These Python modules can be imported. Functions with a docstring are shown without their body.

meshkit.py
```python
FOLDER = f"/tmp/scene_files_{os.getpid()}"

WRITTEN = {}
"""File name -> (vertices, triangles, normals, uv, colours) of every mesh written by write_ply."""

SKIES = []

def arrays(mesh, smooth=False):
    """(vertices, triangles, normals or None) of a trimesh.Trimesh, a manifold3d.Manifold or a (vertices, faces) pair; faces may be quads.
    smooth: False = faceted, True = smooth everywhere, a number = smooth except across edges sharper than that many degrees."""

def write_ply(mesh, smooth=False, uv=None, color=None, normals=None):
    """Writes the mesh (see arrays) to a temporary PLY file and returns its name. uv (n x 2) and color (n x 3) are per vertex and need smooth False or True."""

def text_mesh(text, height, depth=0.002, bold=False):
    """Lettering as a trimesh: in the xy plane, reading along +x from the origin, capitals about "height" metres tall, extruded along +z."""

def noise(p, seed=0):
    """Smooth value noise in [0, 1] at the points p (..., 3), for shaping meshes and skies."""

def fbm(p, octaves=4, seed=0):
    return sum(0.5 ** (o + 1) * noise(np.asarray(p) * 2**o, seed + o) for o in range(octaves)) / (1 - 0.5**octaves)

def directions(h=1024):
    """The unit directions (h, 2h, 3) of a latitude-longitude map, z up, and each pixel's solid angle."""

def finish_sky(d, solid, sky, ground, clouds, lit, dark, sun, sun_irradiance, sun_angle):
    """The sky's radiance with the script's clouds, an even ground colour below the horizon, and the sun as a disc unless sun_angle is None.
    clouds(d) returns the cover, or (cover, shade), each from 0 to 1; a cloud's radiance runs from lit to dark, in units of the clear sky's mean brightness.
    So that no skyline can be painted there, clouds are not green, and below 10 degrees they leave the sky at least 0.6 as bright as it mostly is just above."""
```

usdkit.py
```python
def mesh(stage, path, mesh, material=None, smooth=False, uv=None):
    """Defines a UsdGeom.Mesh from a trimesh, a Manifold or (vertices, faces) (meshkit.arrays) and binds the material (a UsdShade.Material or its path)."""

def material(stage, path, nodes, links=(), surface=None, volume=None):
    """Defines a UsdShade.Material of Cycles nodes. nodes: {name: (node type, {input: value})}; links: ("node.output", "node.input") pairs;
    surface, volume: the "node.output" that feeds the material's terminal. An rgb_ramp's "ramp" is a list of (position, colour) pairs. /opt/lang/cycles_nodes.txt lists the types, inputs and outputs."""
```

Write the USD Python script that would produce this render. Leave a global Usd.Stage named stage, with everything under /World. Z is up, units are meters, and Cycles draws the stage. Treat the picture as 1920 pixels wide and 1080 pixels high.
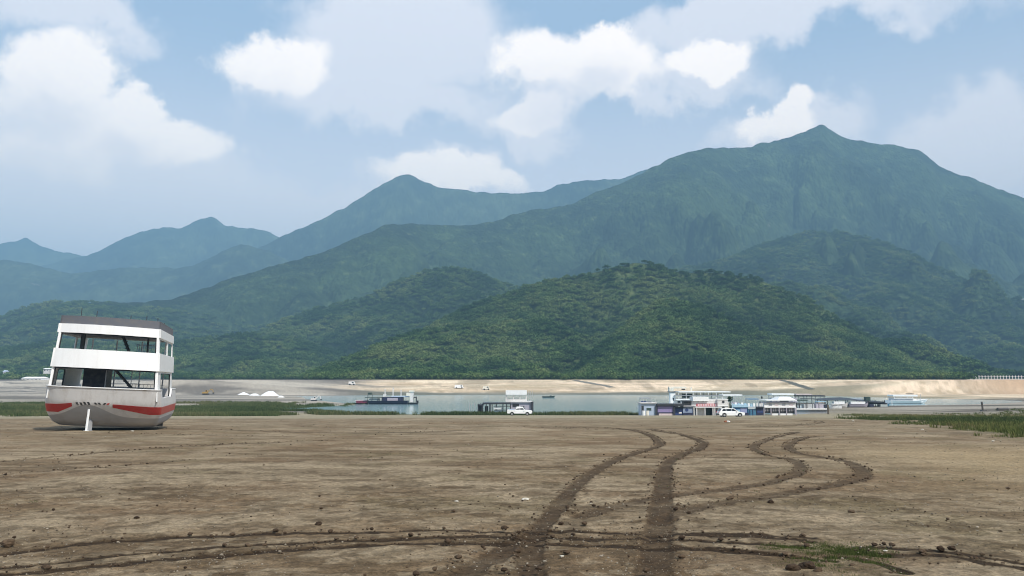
import math, random
import numpy as np, trimesh, shapely
import shapely.geometry as sg
from scipy.spatial import cKDTree
from pxr import Usd, UsdGeom, UsdLux, UsdShade, Gf, Sdf, Vt
import usdkit, meshkit
from meshkit import fbm, noise

# ---------------------------------------------------------------- exposure, light and air settings
EXPOSURE = 0.15
SUN_I, SKY_S = 1.25, 0.11
CLOUD_LIT, CLOUD_MID, CLOUD_VEIL = (14.2, 12.9, 11.9), (11.8, 11.0, 10.8), (10.9, 10.4, 10.6)
SKY_PALE, SKY_PALE_COL, HORIZON = 0.74, (4.7, 6.4, 8.6), (13.6, 12.5, 12.4)
HAZE_D, HAZE_COL = 2.9e-4, (0.32, 0.585, 0.82)
LEAF_C = [(.038, .078, .026), (.096, .156, .048), (.16, .205, .07)]

stage = Usd.Stage.CreateInMemory()
UsdGeom.SetStageUpAxis(stage, UsdGeom.Tokens.z)
UsdGeom.SetStageMetersPerUnit(stage, 1.0)
UsdGeom.Xform.Define(stage, '/World')
UsdGeom.Scope.Define(stage, '/World/Looks')
random.seed(7)
RNG = np.random.default_rng(7)

# ---------------------------------------------------------------- camera
F = 1478.0                      # focal length in pixels of the 1920 wide photograph
CAM_Z, PITCH = 1.8, math.atan(172 / F)
cam = UsdGeom.Camera.Define(stage, '/World/camera')
cam.AddTranslateOp().Set(Gf.Vec3d(0, 0, CAM_Z))
cam.AddRotateXOp().Set(90 + math.degrees(PITCH))
cam.CreateHorizontalApertureAttr(36.0)
cam.CreateVerticalApertureAttr(20.25)
cam.CreateFocalLengthAttr(36.0 * F / 1920)
cam.CreateClippingRangeAttr(Gf.Vec2f(0.1, 40000))
cam.CreateExposureAttr(EXPOSURE)

# ---------------------------------------------------------------- sun and sky
SUN_AZ, SUN_EL = math.radians(139), math.radians(47)          # behind the camera, to the right
SUN = np.array([math.sin(SUN_AZ) * math.cos(SUN_EL), math.cos(SUN_AZ) * math.cos(SUN_EL), math.sin(SUN_EL)])
sun = UsdLux.DistantLight.Define(stage, '/World/sun')
sun.CreateIntensityAttr(SUN_I); sun.CreateNormalizeAttr(True); sun.CreateAngleAttr(0.53)
sun.CreateColorAttr(Gf.Vec3f(1.0, 0.95, 0.87))
zx = Gf.Vec3d(*SUN); xx = Gf.Cross(Gf.Vec3d(0, 0, 1), zx).GetNormalized(); yx = Gf.Cross(zx, xx)
sun.AddTransformOp().Set(Gf.Matrix4d(xx[0], xx[1], xx[2], 0, yx[0], yx[1], yx[2], 0, zx[0], zx[1], zx[2], 0, 0, 0, 0, 1))

def pix_dir(px, py):
    u, v = (np.asarray(px, float) - 960) / F, (540 - np.asarray(py, float)) / F
    c, s = math.cos(PITCH), math.sin(PITCH)
    return u, c - v * s, s + v * c

def sky_material():
    N = {'tc': ('texture_coordinate', {}), 'sep': ('separate_xyz', {}),
         'az': ('math', {'math_type': 'arctan2'}), 'el': ('math', {'math_type': 'arcsine'}),
         'sky': ('sky_texture', {'sky_type': 'single_scattering', 'sun_disc': False, 'sun_elevation': SUN_EL,
                                 'sun_rotation': SUN_AZ, 'air_density': 1.0, 'aerosol_density': 1.6, 'ozone_density': 1.2}),
         'ae': ('combine_xyz', {}),
         'w1': ('noise_texture', {'scale': 9.0, 'detail': 6.0, 'roughness': 0.6}),
         'w1c': ('vector_math', {'math_type': 'subtract', 'vector2': (0.5, 0.5, 0.5)}),
         'w1s': ('vector_math', {'math_type': 'scale', 'scale': 0.11}),
         'aew': ('vector_math', {'math_type': 'add'}),
         'w2s': ('vector_math', {'math_type': 'scale', 'scale': 0.20}),
         'aev': ('vector_math', {'math_type': 'add'}),
         'n2': ('noise_texture', {'scale': 20.0, 'detail': 9.0, 'roughness': 0.62}),
         'n3': ('noise_texture', {'scale': 5.0, 'detail': 5.0, 'roughness': 0.6}),
         }
    L = [('tc.generated', 'sep.vector'), ('sep.x', 'az.value1'), ('sep.y', 'az.value2'), ('sep.z', 'el.value1'),
         ('az.value', 'ae.x'), ('el.value', 'ae.y'), ('tc.generated', 'w1.vector'), ('tc.generated', 'n2.vector'), ('tc.generated', 'n3.vector'),
         ('w1.color', 'w1c.vector1'), ('w1c.vector', 'w1s.vector1'), ('ae.vector', 'aew.vector1'), ('w1s.vector', 'aew.vector2'),
         ('w1c.vector', 'w2s.vector1'), ('ae.vector', 'aev.vector1'), ('w2s.vector', 'aev.vector2')]
    k = [0]
    def node(kind, links=(), **inp):
        k[0] += 1; n = f'm{k[0]}'; N[n] = (kind, inp)
        for a, b in links: L.append((a, f'{n}.{b}'))
        return n
    def field(blobs, src):
        cur = None
        for (px, py, rx, ry) in blobs:
            x, y, z = pix_dir(px, py)
            a, e = math.atan2(x, y), math.atan2(z, math.hypot(x, y))
            sa, se = F / rx, F / ry
            mp = node('mapping', [(src + '.vector', 'vector')], mapping_type='point', scale=(sa, se, 0), location=(-a * sa, -e * se, 0))
            ln = node('vector_math', [(mp + '.vector', 'vector1')], math_type='length')
            cur = ln if cur is None else node('math', [(cur + '.value', 'value1'), (ln + '.value', 'value2')], math_type='smoothmin', value3=0.25)
        return cur
    def cover(d, noise_node, amt, lo, hi):
        s = node('math', [(noise_node + '.fac', 'value1'), (d + '.value', 'value3')], math_type='multiply_add', value2=amt)
        return node('map_range', [(s + '.value', 'value')], range_type='smoothstep', from_min=hi + amt * .5, from_max=lo + amt * .5, to_min=0.0, to_max=1.0)
    veil = [(250, 420, 480, 90), (170, 345, 430, 105), (100, 35, 170, 62), (1420, 30, 430, 65), (720, 185, 270, 70), (760, 60, 260, 120), (690, 40, 190, 85), (1840, 250, 150, 80),
            (860, 345, 190, 45), (1010, 225, 110, 50), (1250, 135, 190, 60), (1470, 245, 130, 50), (330, 305, 150, 52), (600, 400, 260, 70)]
    cum = [(110, 238, 150, 85), (95, 135, 95, 60), (510, 118, 115, 62), (1080, 125, 195, 66), (1140, 70, 75, 45), (1320, 112, 105, 32),
           (1482, 196, 44, 34), (1450, 232, 75, 32), (310, 265, 120, 46), (240, 200, 60, 35), (850, 335, 170, 34), (1000, 215, 85, 30)]
    dv = cover(field(veil, 'aev'), 'n3', 0.9, 0.55, 1.15)
    fc = field(cum, 'aew')
    dc = cover(fc, 'n2', 0.95, 0.66, 1.08)
    # the rest of the sky carries broken cloud of the same kind
    rest = node('map_range', [('n3.fac', 'value')], range_type='smoothstep', from_min=0.47, from_max=0.66, to_min=0.0, to_max=0.85)
    absaz = node('math', [('az.value', 'value1')], math_type='absolute')
    g1 = node('map_range', [(absaz + '.value', 'value')], range_type='smoothstep', from_min=0.62, from_max=0.85, to_min=0.0, to_max=1.0)
    g2 = node('map_range', [('el.value', 'value')], range_type='smoothstep', from_min=0.5, from_max=0.66, to_min=0.0, to_max=1.0)
    g = node('math', [(g1 + '.result', 'value1'), (g2 + '.result', 'value2')], math_type='maximum')
    rc = node('math', [(rest + '.result', 'value1'), (g + '.value', 'value2')], math_type='multiply')
    # brightness of the cumulus: lit tops and noise, greyer soft bodies
    N['aup'] = ('vector_math', {'math_type': 'add', 'vector2': (0.012, 0.050, 0.0)}); L.append(('aew.vector', 'aup.vector1'))
    fu = field(cum, 'aup')
    sh = node('math', [('n2.fac', 'value1'), (fu + '.value', 'value3')], math_type='multiply_add', value2=0.9)
    lit = node('map_range', [(sh + '.value', 'value')], range_type='smoothstep', from_min=0.50, from_max=1.85, to_min=0.0, to_max=1.0)
    ccol = node('mix', [(lit + '.result', 'fac')], color1=CLOUD_MID, color2=CLOUD_LIT)
    pale = node('mix', [('sky.color', 'color1')], fac=SKY_PALE, color2=SKY_PALE_COL)
    hz = node('map_range', [('el.value', 'value')], range_type='smoothstep', from_min=0.44, from_max=0.12, to_min=0.0, to_max=0.75)
    pale = node('mix', [(hz + '.result', 'fac'), (pale + '.color', 'color1')], color2=HORIZON)
    dv2 = node('math', [(dv + '.result', 'value1')], math_type='multiply', value2=0.72)
    la = node('map_range', [(lit + '.result', 'value')], from_min=0.0, from_max=0.5, to_min=0.62, to_max=0.93, clamp=True)
    dc2 = node('math', [(dc + '.result', 'value1'), (la + '.result', 'value2')], math_type='multiply')
    c1 = node('mix', [(dv2 + '.value', 'fac'), (pale + '.color', 'color1')], color2=CLOUD_VEIL)
    c2 = node('mix', [(rc + '.value', 'fac'), (c1 + '.color', 'color1')], color2=CLOUD_MID)
    c3 = node('mix', [(dc2 + '.value', 'fac'), (c2 + '.color', 'color1'), (ccol + '.color', 'color2')])
    N['bg'] = ('background_shader', {'strength': SKY_S})
    L.append((c3 + '.color', 'bg.color'))
    return usdkit.material(stage, '/World/Looks/sky_look', N, L, surface='bg.background')

dome = UsdLux.DomeLight.Define(stage, '/World/sky')
dome.GetPrim().SetCustomDataByKey('kind', 'structure')
UsdShade.MaterialBindingAPI.Apply(dome.GetPrim()).Bind(sky_material())

# ---------------------------------------------------------------- helpers
_names = {}
def numbered(parent, name):
    k = (parent, name); i = _names.get(k, 0); _names[k] = i + 1
    return f'{parent}/{name}' if i == 0 else f'{parent}/{name}_{i:03d}'
def tag(prim, label=None, cat=None, group=None, kind=None):
    p = prim.GetPrim() if hasattr(prim, 'GetPrim') else prim
    for k, v in (('label', label), ('category', cat), ('group', group), ('kind', kind)):
        if v: p.SetCustomDataByKey(k, v)
    return p
def obj(name, mesh, mat, parent=None, smooth=False):
    par = '/World' if parent is None else str(parent.GetPath())
    return usdkit.mesh(stage, numbered(par, name), mesh, mat, smooth=smooth).GetPrim()
def thing(name, label, cat, loc=(0, 0, 0), rotz=0.0, group=None, roll=0.0, pitch=0.0):
    x = UsdGeom.Xform.Define(stage, numbered('/World', name))
    x.AddTranslateOp().Set(Gf.Vec3d(*map(float, loc)))
    if rotz: x.AddRotateZOp().Set(float(rotz))
    if roll: x.AddRotateYOp().Set(float(roll))
    if pitch: x.AddRotateXOp().Set(float(pitch))
    return tag(x, label, cat, group)
def copy_of(root, name, label, cat, loc, rotz=0.0, group=None):
    x = UsdGeom.Xform.Define(stage, numbered('/World', name))
    x.GetPrim().GetReferences().AddInternalReference(root.GetPath())
    x.ClearXformOpOrder()
    x.AddTranslateOp(opSuffix='place').Set(Gf.Vec3d(*map(float, loc)))
    x.AddRotateZOp(opSuffix='turn').Set(float(rotz))
    x.GetPrim().SetInstanceable(True)
    return tag(x, label, cat, group)
class MB:
    def __init__(s): s.m = []
    def add(s, m): s.m.append(m); return s
    def box(s, c, d, rz=0, rx=0, ry=0):
        m = trimesh.creation.box(d)
        for a, ax in ((rx, (1, 0, 0)), (ry, (0, 1, 0)), (rz, (0, 0, 1))):
            if a: m.apply_transform(trimesh.transformations.rotation_matrix(a, ax))
        m.apply_translation(c); return s.add(m)
    def bb(s, x0, x1, y0, y1, z0, z1):
        return s.box(((x0 + x1) / 2, (y0 + y1) / 2, (z0 + z1) / 2), (abs(x1 - x0), abs(y1 - y0), abs(z1 - z0)))
    def tube(s, a, b, r, n=8):
        return s.add(trimesh.creation.cylinder(r, segment=[a, b], sections=n))
    def bar(s, a, b, w, t=None):
        a, b = np.asarray(a, float), np.asarray(b, float); L = np.linalg.norm(b - a)
        m = trimesh.creation.box((w, t or w, L)); T = trimesh.geometry.align_vectors((0, 0, 1), (b - a) / L); T[:3, 3] = (a + b) / 2
        m.apply_transform(T); return s.add(m)
    def mesh(s): return trimesh.util.concatenate(s.m)
    def build(s, name, mat, parent=None, smooth=False): return obj(name, s.mesh(), mat, parent, smooth)

_mats = {}
def paint(name, rgb, rough=0.5, metal=0.0, dirt=0.12, scale=3.0, dirt_rgb=(0.22, 0.18, 0.13), spec=0.5, streak=1.0):
    """Plain coating with faint uneven wear."""
    if name in _mats: return _mats[name]
    N = {'tc': ('texture_coordinate', {}), 'mp': ('mapping', {'mapping_type': 'point', 'scale': (1.0, 1.0, streak)}), 'n': ('noise_texture', {'scale': scale, 'detail': 5.0, 'roughness': 0.65}),
         'r': ('map_range', {'range_type': 'smoothstep', 'from_min': 0.42, 'from_max': 0.75, 'to_min': 0.0, 'to_max': dirt * 2}),
         'm': ('mix', {'color1': rgb, 'color2': dirt_rgb}),
         'p': ('principled_bsdf', {'roughness': rough, 'metallic': metal, 'specular_ior_level': spec})}
    _mats[name] = usdkit.material(stage, f'/World/Looks/{name}', N, [('tc.object', 'mp.vector'), ('mp.vector', 'n.vector'), ('n.fac', 'r.value'), ('r.result', 'm.fac'), ('m.color', 'p.base_color')], surface='p.BSDF')
    return _mats[name]
def glass_pane(name='window_glass', tint=(0.55, 0.62, 0.62)):
    if name in _mats: return _mats[name]
    N = {'f': ('fresnel', {'IOR': 1.5}), 't': ('transparent_bsdf', {'color': tint}), 'g': ('glossy_bsdf', {'color': (0.9, 0.9, 0.9), 'roughness': 0.02}), 'x': ('mix_closure', {})}
    _mats[name] = usdkit.material(stage, f'/World/Looks/{name}', N, [('f.fac', 'x.fac'), ('t.BSDF', 'x.closure1'), ('g.BSDF', 'x.closure2')], surface='x.closure')
    return _mats[name]

# ---------------------------------------------------------------- terrain
WL = -5.55                                        # water level
LAKE = sg.Polygon([(-44, 186), (-35, 169), (0, 167), (40, 168), (61, 169), (68, 175), (80, 205), (98, 222), (125, 231), (148, 243), (168, 262), (180, 280),
                   (172, 300), (155, 330), (142, 365), (120, 384), (80, 390), (30, 392), (-30, 389), (-62, 384), (-88, 366), (-100, 356), (-90, 340), (-78, 300), (-57, 258),
                   (-50, 243), (-46, 234), (-58, 215), (-64, 200), (-56, 190)])
_ring = np.array(LAKE.exterior.coords)
def lake_dist(x, y):
    """Signed distance to the shoreline, positive on land."""
    x, y = np.asarray(x, float), np.asarray(y, float)
    d = np.full(x.shape, 1e9)
    for (ax, ay), (bx, by) in zip(_ring[:-1], _ring[1:]):
        vx, vy = bx - ax, by - ay
        t = np.clip(((x - ax) * vx + (y - ay) * vy) / (vx * vx + vy * vy), 0, 1)
        d = np.minimum(d, np.hypot(x - ax - t * vx, y - ay - t * vy))
    return np.where(shapely.contains_xy(LAKE, x, y), -d, d)
def sstep(a, b, x):
    t = np.clip((np.asarray(x, float) - a) / (b - a), 0, 1); return t * t * (3 - 2 * t)
def terrain(x, y, d=None):
    x, y = np.asarray(x, float), np.asarray(y, float)
    if d is None: d = lake_dist(x, y)
    d = d + (noise(np.stack([x / 9, y / 9, 0 * x], -1), 3) - .5) * np.clip(np.abs(d) * .5, 0, 5) 
    near = np.where(y > 0, -0.033 * y, -0.012 * y * 0 - 0.0)
    near = np.maximum(near, WL - 3)
    farbank = sstep(368, 392, y) * sstep(-215, -150, x)
    right = sstep(60, 100, x) * (1 - sstep(300, 380, y))
    slope = 0.006 + farbank * 0.118 + right * 0.012
    land = WL + 0.12 + slope * np.maximum(d, 0)
    land = land + sstep(430, 640, y) * (1 - farbank) * 7.0
    land = np.minimum(land, 1.8 + 0.0006 * np.maximum(y - 480, 0) * 0)
    far_side = sstep(20, 200, -y) * 2.0
    z = np.maximum(near, land * (y > 60) + (y <= 60) * -9)
    z = np.where(d < 0, WL - np.minimum(2.5, 0.09 * -d) + 0.0, z)
    sm = (fbm(np.stack([x / 14, y / 14, 0 * x], -1), 3, 11) - .5) * 0.35 * sstep(14, 60, np.hypot(x, y)) * (1 - sstep(135, 165, y)) * (d > 0)
    return z + sm
def ground_at(px, py, y0=2.0, y1=700.0):
    """Where the ray through a point of the picture meets the smooth ground."""
    px, py = np.broadcast_arrays(np.asarray(px, float), np.asarray(py, float))
    dx, dy, dz = pix_dir(px, py); kx, kz = dx / dy, dz / dy
    ys = np.geomspace(y0, y1, 500)
    out = np.zeros(px.shape + (3,)); 
    for i in np.ndindex(px.shape):
        z = CAM_Z + kz[i] * ys; g = terrain(kx[i] * ys, ys)
        below = np.nonzero(z < g)[0]
        if len(below) == 0: j = len(ys) - 1; y = ys[j]
        else:
            j = max(below[0], 1); a, b = (z - g)[j - 1], (z - g)[j]; y = ys[j - 1] + (ys[j] - ys[j - 1]) * a / (a - b)
        out[i] = (kx[i] * y, y, CAM_Z + kz[i] * y)
    return out
def at(px, py, y):
    dx, dy, dz = pix_dir(px, py); return np.array([dx / dy * y, y, CAM_Z + dz / dy * y])
def gz(x, y): return float(terrain(np.array([x]), np.array([y]))[0])

# tyre tracks: picture points, half width (m), depth (m)
RUTS = [
 ([(1000, 1078), (994, 1045), (1000, 1010), (1035, 965), (1062, 932), (1103, 893), (1150, 864), (1203, 846), (1238, 833), (1226, 820), (1192, 808), (1140, 803), (1040, 801)], .16, .06, 1.0),
 ([(850, 1092), (905, 1052), (965, 1020), (1005, 1000)], .17, .05, 1.0),
 ([(1225, 1090), (1229, 1050), (1231, 1020), (1237, 980), (1241, 930), (1245, 890), (1253, 868), (1277, 852), (1312, 840), (1319, 832), (1299, 821), (1258, 812), (1220, 806)], .18, .07, 1.05),
 ([(1095, 968), (1150, 951), (1215, 938), (1280, 928), (1360, 917), (1440, 905), (1482, 893), (1502, 881), (1496, 869), (1462, 857), (1425, 848), (1410, 837), (1428, 829), (1465, 817), (1495, 811)], .15, .05, .9),
 ([(1235, 978), (1290, 957), (1400, 937), (1500, 919), (1585, 904), (1620, 890), (1612, 878), (1580, 865), (1532, 855), (1490, 847), (1476, 837), (1492, 826), (1535, 818)], .165, .06, .9),
 ([(-40, 1040), (60, 1030), (150, 1021), (350, 1007), (600, 999), (900, 995), (1060, 997), (1200, 1001), (1400, 1008), (1520, 1018)], .075, .045, 1.1),
 ([(-40, 1072), (120, 1055), (250, 1041), (500, 1022), (700, 1012), (900, 1005), (1060, 1008), (1240, 1012), (1400, 1020), (1520, 1029)], .07, .045, 1.1),
 ([(-40, 1083), (120, 1070), (350, 1047), (600, 1027), (800, 1018), (950, 1017), (1200, 1025), (1300, 1029), (1440, 1042), (1560, 1055)], .08, .05, 1.2),
 ([(1250, 1000), (1400, 1004), (1520, 1012)], .08, .04, 1.1),
 ([(1330, 1029), (1440, 1041), (1540, 1054)], .07, .04, 1.2),
 ([(1585, 1032), (1640, 1027), (1720, 1031), (1800, 1040), (1870, 1052), (1960, 1064)], .08, .05, 1.2),
 ([(1560, 1045), (1630, 1053), (1670, 1068), (1700, 1080)], .08, .05, 1.2),
 ([(1640, 1040), (1760, 1043), (1850, 1060), (1940, 1075)], .08, .04, .9),
 ([(-30, 868), (100, 858), (200, 848), (330, 838), (480, 831), (620, 826)], .16, .04, .7),
 ([(-20, 892), (120, 882), (260, 871), (360, 862)], .14, .03, .5),
 ([(560, 800), (800, 803), (950, 800), (1150, 806), (1300, 801)], .3, .03, .7),
 ([(200, 800), (420, 806), (640, 812), (900, 806)], .35, .03, .6),
 ([(1420, 800), (1490, 797), (1540, 792), (1500, 788)], .3, .03, .6),
 ([(0, 815), (200, 812), (500, 818), (760, 815)], .25, .02, .5),
]
def resample(p, step):
    p = np.asarray(p, float); s = np.r_[0, np.cumsum(np.linalg.norm(np.diff(p, axis=0), axis=1))]
    q = np.arange(0, s[-1], step); return np.stack([np.interp(q, s, p[:, k]) for k in range(p.shape[1])], 1)
RUT_W = []
for pts, hw, dep, dk in RUTS:
    pp = np.asarray(pts, float)
    tt = np.r_[0, np.cumsum(np.linalg.norm(np.diff(pp, axis=0), axis=1))]
    from scipy.interpolate import PchipInterpolator
    q = np.linspace(0, tt[-1], 60)
    pp = np.stack([PchipInterpolator(tt, pp[:, k])(q) for k in range(2)], 1)
    w = ground_at(pp[:, 0], pp[:, 1])
    RUT_W.append((resample(w[:, :2], 0.03), hw, dep, dk))

def build_ground():
    az = np.radians(np.r_[np.linspace(-180, -44, 40)[:-1], np.linspace(-44, -37, 30)[:-1], np.linspace(-37, 37, 690), np.linspace(37, 44, 30)[1:], np.linspace(44, 180, 40)[1:]])
    r = [0.4, 0.8, 1.5, 2.5, 4.0, 5.5]; q = 6.8
    while q < 24: r.append(q); q *= 1.0034
    while q < 470: r.append(q); q *= 1.0072
    while q < 700: r.append(q); q *= 1.02
    while q < 9000: r.append(q); q *= 1.2
    r.append(9000.0); r = np.array(r)
    R, A = np.meshgrid(r, az, indexing='ij')
    x, y = R * np.sin(A), R * np.cos(A)
    d = lake_dist(x, y)
    z = terrain(x, y, d)
    P3 = np.stack([x, y, 0 * x], -1)
    near = 1 - sstep(60, 150, R)
    land = (d > 0)
    big = fbm(P3 / 5.0, 4, 21); mid = fbm(P3 / 1.1, 4, 31); fine = fbm(P3 / 0.22, 3, 41)
    str_ = fbm(np.stack([x / 9.0 + y * .12, y / 1.2, 0 * x], -1), 4, 51)
    z = z + land * (near * ((mid - .5) * .07 + (big - .5) * .10) + (1 - sstep(20, 45, R)) * (fine - .5) * .035)
    # the colour of the soil
    def col(*c): return np.array(c)
    soil = np.empty(x.shape + (3,)); soil[:] = SOIL['dirt']
    def mix(m, c, ):
        nonlocal soil
        m = np.clip(m, 0, 1)[..., None]; soil = soil * (1 - m) + np.array(c) * m
    mix(sstep(.46, .66, big) * .85, SOIL['pale'])
    mix(sstep(.50, .62, str_) * .42, SOIL['dark'])
    mix(sstep(.55, .66, fbm(np.stack([x / 2.6 + 9 - y * .1, y / .55, 0 * x], -1), 4, 53)) * .45, SOIL['dark'])
    mix(sstep(.55, .64, fbm(np.stack([x / 3.4 + y * .15, y / .8 + 5, 0 * x], -1), 4, 57)) * .45, SOIL['pale'])
    mix(sstep(.55, .72, fbm(P3 / 2.2, 4, 61)) * .55, SOIL['olive'])
    mix(sstep(.53, .70, fbm(P3 / 3.0 + 7, 4, 71)) * .55, SOIL['red'])
    mix(sstep(.54, .68, mid) * .55, SOIL['pale'])
    mix(sstep(.56, .68, fbm(P3 / .5 + 3, 3, 47)) * .55 * (1 - sstep(20, 50, R)), SOIL['dark'])
    mix(sstep(.57, .66, fine) * .5 * (1 - sstep(14, 34, R)), SOIL['dark']); mix(sstep(.60, .68, fbm(P3 / .3 + 11, 3, 48)) * .5 * (1 - sstep(14, 34, R)), SOIL['pale'])
    mix(sstep(4, 16, x - .12 * y) * (1 - sstep(30, 42, y)) * sstep(10, 15, y) * (.55 + .5 * big), SOIL['tan'])
    mix(sstep(30, 70, R) * .35 * sstep(.35, .6, str_), SOIL['grey'])
    for (pts, hw, dep, dk) in RUT_W:
        lo, hi = pts.min(0) - 1.5, pts.max(0) + 1.5
        sel = (x > lo[0]) & (x < hi[0]) & (y > lo[1]) & (y < hi[1])
        if not sel.any(): continue
        dd, jj = cKDTree(pts).query(np.stack([x[sel], y[sel]], 1))
        tg = np.gradient(pts, axis=0); tg /= np.linalg.norm(tg, axis=1, keepdims=True) + 1e-9; dd = dd / (1 + (.95 if hw > .11 else .25) * tg[jj, 0] ** 2)
        n = fine[sel]; m2 = mid[sel]
        thin = hw < .11; e = dd / hw * ((.85 + .3 * m2) if thin else (0.8 + .5 * m2)) + (n - .5) * (.3 if thin else .45); dep = dep * (.35 if thin else .5)
        inside = 1 - sstep(.75, 1.2, e)
        lip = np.exp(-((e - 1.45) / .35) ** 2)
        patchy = .8 + .2 * sstep(.35, .6, m2)
        z[sel] += -dep * .8 * inside * patchy + lip * dep * .28 * (.2 + 1.2 * n) + inside * (n - .5) * dep * .5
        wide = 1 - sstep(1.0, 1.3, e)
        mk = np.zeros(x.shape); mk[sel] = np.clip(wide * dk * ((.95 if thin else .72) + .4 * n) * patchy, 0, .97); mix(mk, SOIL['rutdark' if thin else 'rut'])
        mk = np.zeros(x.shape); mk[sel] = lip * .14 * n * dk; mix(mk, SOIL['dark'])
    # farther ground: shore, flats and the dry banks
    st2 = fbm(np.stack([x / 60.0, y / 9.0, 0 * x], -1), 4, 81)
    mix(sstep(100, 140, y + (st2 - .5) * 40) * .85, SOIL['shore'])
    flats = sstep(165, 185, y) * (1 - sstep(60, 90, x))
    mix(flats, SOIL['flat']); mix(flats * sstep(.50, .64, st2) * .6, SOIL['flatpale']); mix(flats * sstep(.55, .38, st2) * .0, SOIL['dark'])
    mix(flats * np.maximum(sstep(480, 520, y) * (1 - sstep(600, 650, y)), .7 * sstep(330, 350, y) * (1 - sstep(400, 430, y))) * (1 - sstep(-110, -60, x)) * sstep(.36, .48, fbm(np.stack([x / 45, y / 14, 0 * x], -1), 3, 92)) * .85, SOIL['flatpale'])
    bank = np.maximum(sstep(392, 402, y + (st2 - .5) * 14) * sstep(-95, -45, x + (st2 - .5) * 60), sstep(165, 190, x + (st2 - .5) * 30) * sstep(290, 315, y))
    mix(bank, SOIL['sand']); mix(bank * sstep(.45, .6, st2) * .6, SOIL['sandpink']); mix(bank * sstep(.5, .35, fbm(P3 / 20, 3, 5)) * .35, SOIL['olive'])
    strata = fbm(np.stack([x / 70.0, z / .35 + (st2 - .5) * 2, 0 * x], -1), 3, 17)
    mix(bank * sstep(.48, .62, strata) * .5, SOIL['tan']); mix(bank * sstep(.56, .68, fbm(np.stack([x / 9, y / 22, 0 * x], -1), 4, 18)) * .45, SOIL['grey']); mix(bank * sstep(438, 452, y + (st2 - .5) * 30) * .6, SOIL['grey'])
    mix(sstep(374, 380, y) * (1 - sstep(394, 404, y + (st2 - .5) * 12)) * sstep(-90, -60, x) * (1 - sstep(110, 150, x)) * .85, SOIL['wet'])
    mix(sstep(452, 460, y) * sstep(-60, -30, x) * (1 - sstep(240, 262, x)), SOIL['olive'])
    right = sstep(62, 100, x) * sstep(140, 170, y) * (1 - sstep(278, 312, y + (st2 - .5) * 30))
    mix(right, SOIL['mud']); mix(right * sstep(.5, .62, st2) * .5, SOIL['flatpale'])
    mix(sstep(205, 262, x + (st2 - .5) * 60) * sstep(285, 310, y), SOIL['orange'])
    gr = grass_mask(x, y)
    mix(gr * .75, SOIL['grassy'])
    mix(sstep(0, -3, d) * 1.0, SOIL['wet'])
    soil = soil * (0.86 + .28 * fine[..., None])
    nr, na = x.shape
    idx = np.arange(nr * na).reshape(nr, na)
    q = np.stack([idx[:-1, :-1], idx[:-1, 1:], idx[1:, 1:], idx[1:, :-1]], -1).reshape(-1, 4)
    q = q[:, ::-1]
    v = np.stack([x, y, z], -1).reshape(-1, 3)
    v = np.vstack([v, [[0, 0, float(z[0].mean())]]])
    cap = np.stack([np.full(na - 1, nr * na), idx[0, 1:], idx[0, :-1]], 1)
    f = np.vstack([q[:, [0, 1, 2]], q[:, [0, 2, 3]], cap])
    m = usdkit.mesh(stage, '/World/ground', (v, f), ground_material(), smooth=True)
    c = np.vstack([soil.reshape(-1, 3), soil[0].mean(0)[None]])
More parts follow.
